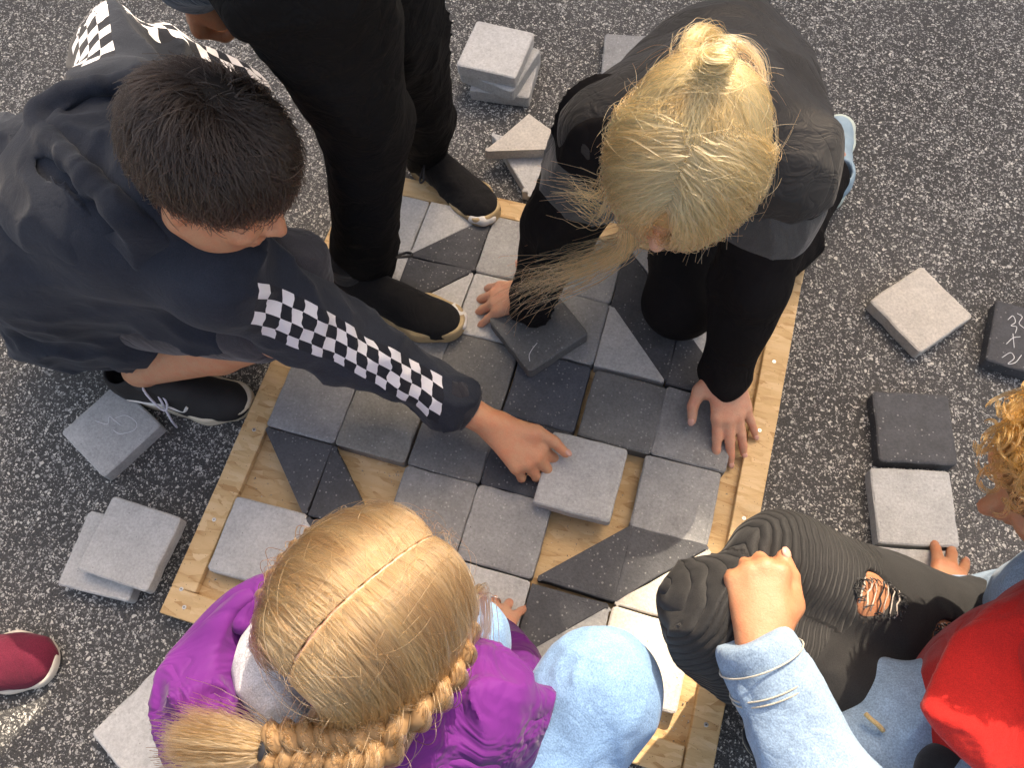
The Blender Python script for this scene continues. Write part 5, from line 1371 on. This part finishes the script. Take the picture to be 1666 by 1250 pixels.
# ================================================================== seated child in red hoodie and denim jacket
def make_red():
    hc = skull((1788, 772), 0.85); M = frame((-0.80, -0.38, -0.42), (-0.35, -0.1, 0.93))
    pel = V3(0.84, -0.34, 0.20); chest = P(1700, 1190, .43); neck = P(1770, 1080, .53)
    shL, elL, wrL = P(1560, 1460, .46), P(1345, 1305, .45), P(1240, 1075, .50)      # the arm nearest the camera
    shR, elR, wrR = P(1745, 1000, .46), P(1660, 1010, .26), P(1527, 992, .085)
    hA, hB = V3(0.80, -0.40, 0.22), V3(0.82, -0.24, 0.22)
    kA, kB = P(1178, 1002, .43), P(1270, 928, .42); aA, aB = V3(0.72, -0.43, 0.10), V3(0.58, -0.20, 0.10)
    e = empty("person", (0.80, -0.32, 0), "sitting child with ginger curls in a red hoodie, denim jacket and ripped black jeans", "person")
    lo, hi = bounds([pel, chest, neck, hc, shL, elL, wrL, shR, wrR, kA, kB, aA, P(1560, 890, .04), P(1235, 900, .5)], 0.16); lo[2] = 0.0
    b = Vol(lo, hi, 0.004); L = head(b, hc, M)
    b.cone(L(0, -0.025, -0.06), neck, 0.046, 0.055, 0.02).cone(neck, chest, 0.07, 0.10, 0.03).cone(chest, pel, 0.10, 0.11, 0.03)
    for c in ([shL, elL, wrL], [shR, elR, wrR]): b.cone(neck - V3(0, 0, 0.03), c[0], 0.06, 0.042, 0.03).chain(c, [0.042, 0.034, 0.026], 0.01)
    b.chain([hA, kA, aA], [0.08, 0.05, 0.034], 0.015, 0.03).chain([hB, kB, aB], [0.08, 0.05, 0.034], 0.015, 0.03)
    hw = P(1240, 1050, .515); hand(b, hw, P(1232, 950, .51) - hw, (-0.05, -0.1, 1), False, 1.03, (4, 1, -2, -5), [(58, 88, 55), (60, 90, 55), (60, 90, 55), (58, 88, 55)],
         [(0.016, 0.014, -0.008), (0.040, 0.045, -0.012), (0.040, 0.078, -0.012), (0.033, 0.102, -0.010)], e)
    hw = wrR; hand(b, hw, P(1558, 915, .042) - hw, (0.0, -0.1, 1), True, 1.05, (16, 4, -8, -22), [(14, 10, 8)] * 4, [(0.016, 0.012, -0.006), (0.044, 0.030, -0.010), (0.066, 0.042, -0.012), (0.084, 0.05, -0.014)], e)
    b.obj("body", skin_warm, e)
    # ripped biker jeans
    t = NT("black_biker_denim"); co = t.coord()
    n1 = t.noise(co, 9, 4); tw = t.noise(co, 700, 2)
    col = t.ramp(n1, [(0.3, (0.012, 0.012, 0.0125)), (0.7, (0.023, 0.023, 0.0235))]); col = t.mix(1.0, col, t.ramp(tw, [(0.3, 0.7), (0.7, 1.4)]), 'MULTIPLY')
    sp = t.add('ShaderNodeSeparateXYZ'); t.lk(t.attr("leg"), sp.inputs[0])
    rib = t.math('POWER', t.math('ABSOLUTE', t.math('SINE', t.math('MULTIPLY', t.math('ADD', sp.outputs[0], t.math('MULTIPLY', t.noise(co, 18, 2), 0.012)), math.pi / 0.0090))), 0.6)
    msk = t.math('LESS_THAN', t.math('ADD', sp.outputs[0], t.math('MULTIPLY', sp.outputs[1], 0.35)), 0.085)
    jm = t.fin(col, 0.75, t.bump(t.math('MULTIPLY', rib, msk), 0.0045, 0.9, t.bump(tw, 0.0005, 0.5)), Sheen_Weight=0.06, Specular_IOR_Level=0.3)
    # rips: skin, white threads and frayed edges on the far thigh
    RIPS = ((0.22, 0.08, 0.085, 0.50), (0.50, 0.22, 0.055, 0.32))
    axv = nrm(hB - kB); Lg = np.linalg.norm(hB - kB)
    thread = mat_cloth("white_thread", (0.50, 0.43, 0.36)); fray = mat_cloth("frayed_black", (0.015, 0.015, 0.016))
    rr = random.Random(4)
    def on(f, ang, dr=0.0):
        n_ = nrm(V3(0, 0, 1) - axv * axv[2]); s_ = np.cross(axv, n_); rad = 0.068 + 0.032 * f + dr
        return kB + axv * Lg * f + rad * (math.cos(ang) * n_ + math.sin(ang) * s_)
    lg = Vol(*bounds([hA, hB, kA, kB, aA, aB], 0.14), 0.004)
    for h_, k_, a_ in ((hA, kA, aA), (hB, kB, aB)): lg.chain([h_, k_], [0.100, 0.068], 0.02).chain([k_, a_], [0.066, 0.052], 0.03)
    lg.cone(hA, hB, 0.11, 0.11, 0.03)
    lg.disp(folds(95, 30, 0.006)); lg.disp(folds(96, 90, 0.0015))
    for f0, a0, w, hgt in RIPS: lg.ell(on(f0, a0), (w * 0.46, 0.026 * hgt / 0.4, 0.013), frame(np.cross(V3(0, 0, 1), axv), (0, 0, 1)), 0.003, 'sub')
    lg.obj("jeans", jm, e, attr=lambda v: {"leg": limb_attr(v, [([kA, hA], (0, 0, 1)), ([kA, aA], (-1, 0, 0)), ([kB, hB], (0, 0, 1)), ([kB, aB], (-1, 0, 0))], True)})
    for f0, a0, w, hgt in RIPS:
        rip = empty("rip", on(f0, a0)); rip.parent = e; rip.location = Vector(on(f0, a0) - root_loc(e))
        sk = Vol(on(f0, a0) - 0.08, on(f0, a0) + 0.08, 0.003); sk.cone(kB, hB, 0.068 - 0.004, 0.100 - 0.004, 0.002)
        e2 = Vol(on(f0, a0) - 0.08, on(f0, a0) + 0.08, 0.003); e2.ell(on(f0, a0), (w * 0.46, 0.026 * hgt / 0.4, 0.03), frame(np.cross(V3(0, 0, 1), axv), (0, 0, 1)), 0.002)
        sk.d = np.maximum(sk.d, e2.d); sk.obj("skin_patch", skin_warm, rip)
        for i in range(9):
            f = f0 + (i - 4) / 9 * w / Lg * 0.95; da = hgt * 0.5 * math.sqrt(max(0.05, 1 - ((i - 4) / 5) ** 2))
            p_ = [on(f + rr.uniform(-.006, .006), a0 - da + 2 * da * q, 0.0015 + 0.001 * math.sin(q * 9)) for q in np.linspace(-0.05, 1.05, 7)]
            tube_obj("thread", p_, 0.0007 + rr.random() * 0.0005, thread if i % 4 else fray, rip, 5)
        fv, ff = [], []
        for i in range(60):
            th = rr.uniform(0, 6.283); f = f0 + math.cos(th) * w * 0.48 / Lg; a_ = a0 + math.sin(th) * hgt * 0.56
            p0 = on(f, a_, 0.001); p1 = on(f - math.cos(th) * 0.03 * rr.random() + rr.uniform(-.012, .012), a_ - math.sin(th) * 0.10 * rr.random() + rr.uniform(-.05, .05), 0.005)
            v_, f_ = tube([p0, (p0 + p1) / 2 + V3(0, 0, 0.002), p1], 0.0008, 4); ff += [tuple(q + len(fv) for q in x) for x in f_]; fv += list(v_)
        tag(link("frayed_edge", mesh_np("frayed_edge", np.array(fv), ff), fray, rip), kind="stuff")
    # red hoodie
    redm = mat_cloth("red_jersey", (0.40, 0.012, 0.010), var=0.12, sheen=0.15)
    rh = Vol(*bounds([chest, pel, neck, shL, shR], 0.2), 0.005)
    rh.cone(neck, chest, 0.10, 0.135, 0.04).cone(chest, pel + V3(0, 0, .06), 0.135, 0.12, 0.04)
    rh.cone(P(1715, 1105, .52), P(1780, 1160, .55), 0.06, 0.075, 0.03)
    rh.cone(P(1625, 1150, .44), P(1700, 1095, .50), 0.015, 0.05, 0.04).cone(P(1650, 1165, .45), P(1720, 1260, .48), 0.03, 0.08, 0.04)
    rh.disp(folds(101, 24, 0.009)); rh.disp(folds(102, 70, 0.002)); rh.obj("hoodie", redm, e)
    hd = Vol(*bounds([P(1468, 1116, .45), P(1760, 1010, .58), P(1760, 1260, .52)], 0.1), 0.004)
    ex = P(1720, 1040, .57) - P(1540, 1105, .5)
    hd.ell(P(1728, 1100, .55), (0.150, 0.084, 0.026), frame(np.cross(V3(0, 0, 1), ex), (0.1, -0.2, 1)), 0.01)
    hd.cone(P(1568, 1098, .50), P(1650, 1085, .53), 0.022, 0.040, 0.02).cone(P(1640, 1022, .545), P(1740, 1030, .57), 0.02, 0.04, 0.03)
    hd.cone(P(1575, 1120, .49), P(1650, 1190, .50), 0.02, 0.036, 0.03).cone(P(1590, 1128, .50), P(1680, 1140, .53), 0.02, 0.04, 0.03).cone(P(1640, 1195, .50), P(1760, 1260, .52), 0.03, 0.05, 0.02)
    hd.disp(folds(104, 40, 0.006)); hd.obj("hood", redm, e)
    # denim jacket: near sleeve, front panel, far cuff
    d = nrm(wrL - elL)
    s1 = Vol(*bounds([shL, elL, wrL], 0.13), 0.005)
    s1.chain([shL, elL, wrL - d * 0.03], [0.076, 0.057, 0.043], 0.03); 
    s1.cone(chest * 0.4 + shL * 0.6, shL, 0.085, 0.08, 0.03)
    s1.disp(folds(111, 34, 0.009, d)); s1.disp(folds(112, 80, 0.002)); s1.obj("jacket_sleeve", denim_wash, e)
    cf = Vol(wrL - 0.11, wrL + 0.11, 0.004); cf.cone(wrL - d * 0.038, wrL + d * 0.008, 0.0475, 0.0455, 0.003); cf.half(-d, -d @ (wrL + d * 0.03), 0.004); cf.disp(folds(113, 70, 0.002)); cf.obj("jacket_cuff", denim_wash, e)
    n1_ = nrm(np.cross(d, V3(0, 0, 1))); n2_ = np.cross(n1_, d); aa = np.linspace(0, 2 * math.pi, 40, endpoint=False)
    for off in (-0.030, -0.024, 0.003):
        tube_obj("stitching", [wrL + d * off + 0.0492 * (math.cos(q) * n1_ + math.sin(q) * n2_) for q in aa], 0.0011, stitch_m, e, 5, True)
    pn = Vol(*bounds([P(1400, 1250, .36), P(1560, 1120, .40), P(1600, 1260, .4)], 0.13), 0.005)
    pn.chain([P(1365, 1232, .39), P(1462, 1160, .40), P(1545, 1118, .41)], [0.05, 0.052, 0.045], 0.02).cone(P(1470, 1260, .38), P(1560, 1200, .41), 0.07, 0.06, 0.03)
    pn.disp(folds(115, 40, 0.007)); pn.obj("jacket_front", denim_wash, e)
    tube_obj("buttonhole", spline([P(1408, 1162, .452), P(1418, 1172, .456), P(1428, 1180, .456), P(1437, 1190, .452)], 10), 0.0030, mat_cloth("tan_thread", (0.45, 0.33, 0.16)), e, 6)
    sr = Vol(*bounds([shR, elR, wrR], 0.11), 0.005); d2 = nrm(wrR - elR)
    sr.chain([shR, elR, wrR - d2 * 0.01], [0.08, 0.062, 0.045], 0.03); sr.disp(folds(117, 40, 0.006)); sr.obj("jacket_sleeve", denim_wash, e)
    cf = Vol(wrR - 0.1, wrR + 0.1, 0.004); cf.cone(wrR - d2 * 0.035, wrR + d2 * 0.004, 0.047, 0.045, 0.003); cf.disp(folds(118, 70, 0.002)); cf.obj("jacket_cuff", denim_wash, e)
    bl = Vol(*bounds([P(1550, 1240, .45)], 0.09), 0.005); bl.cone(P(1540, 1262, .455), P(1590, 1240, .46), 0.035, 0.03, 0.01); bl.obj("shirt", mat_cloth("black_shirt", (0.012, 0.012, 0.014)), e)
    shoe(e, aA[:2] + V3(0.06, 0), aA[:2] + V3(-0.18, 0.02), 0.25, 0.001, black_knit, sole_cream, 0.024, 1)
    shoe(e, aB[:2] + V3(0.06, 0), aB[:2] + V3(-0.18, 0.02), 0.25, 0.001, black_knit, sole_cream, 0.024, -1)
    # curls
    gm = mat_hair("ginger_hair", (0.34, 0.125, 0.03), 0.3, 0.42, 0.3)
    capm = mat_plain("ginger_hair_base", (0.16, 0.07, 0.025), 0.7, 0.6, 160)
    cap = hair_cap("hair", hc, M, capm, e, 1.0, 0.004, (-0.60, 0.80, -0.01), seed=8, amp=0.010, freq=70)
    S = Scalp(hc, M, k=1.0); r = np.random.default_rng(31)
    n = 1300; d0 = r.normal(size=(n * 4, 3)); d0 /= np.linalg.norm(d0, axis=1)[:, None]; d0 = d0[(-0.60 * d0[:, 1] + 0.80 * d0[:, 2] > -0.12)][:n]; n = len(d0)
    m = 26; tt = np.linspace(0, 1, m); paths = []
    dn = r.normal(size=(n, 3)) * 0.25
    cen = S.pt(d0[:, None] + dn[:, None] * tt[None, :, None], 0.002 + 0.024 * tt[None] * r.uniform(0.5, 1.2, (n, 1)))
    ax1 = r.normal(size=(n, 3)); ax1 /= np.linalg.norm(ax1, axis=1)[:, None]; ax2 = np.cross(ax1, (d0 @ M.T)); ax2 /= np.linalg.norm(ax2, axis=1)[:, None]; ax1 = np.cross(d0 @ M.T, ax2)
    Rr = r.uniform(0.004, 0.009, (n, 1)); w_ = r.uniform(9, 16, (n, 1)) * r.choice([-1, 1], (n, 1)); ph = r.uniform(0, 6.28, (n, 1))
    for k in range(7):
        p2 = ph + r.normal(size=(n, 1)) * 0.25; R2 = Rr * r.uniform(0.8, 1.2, (n, 1))
        p = cen + (R2 * np.cos(w_ * tt[None] + p2))[..., None] * ax1[:, None] + (R2 * np.sin(w_ * tt[None] + p2))[..., None] * ax2[:, None] + r.normal(size=(n, 1, 3)) * 0.0012
        paths.append(p)
    hair_obj("hair_strands", paths, 0.00055, gm, cap, 0.5)
make_red()
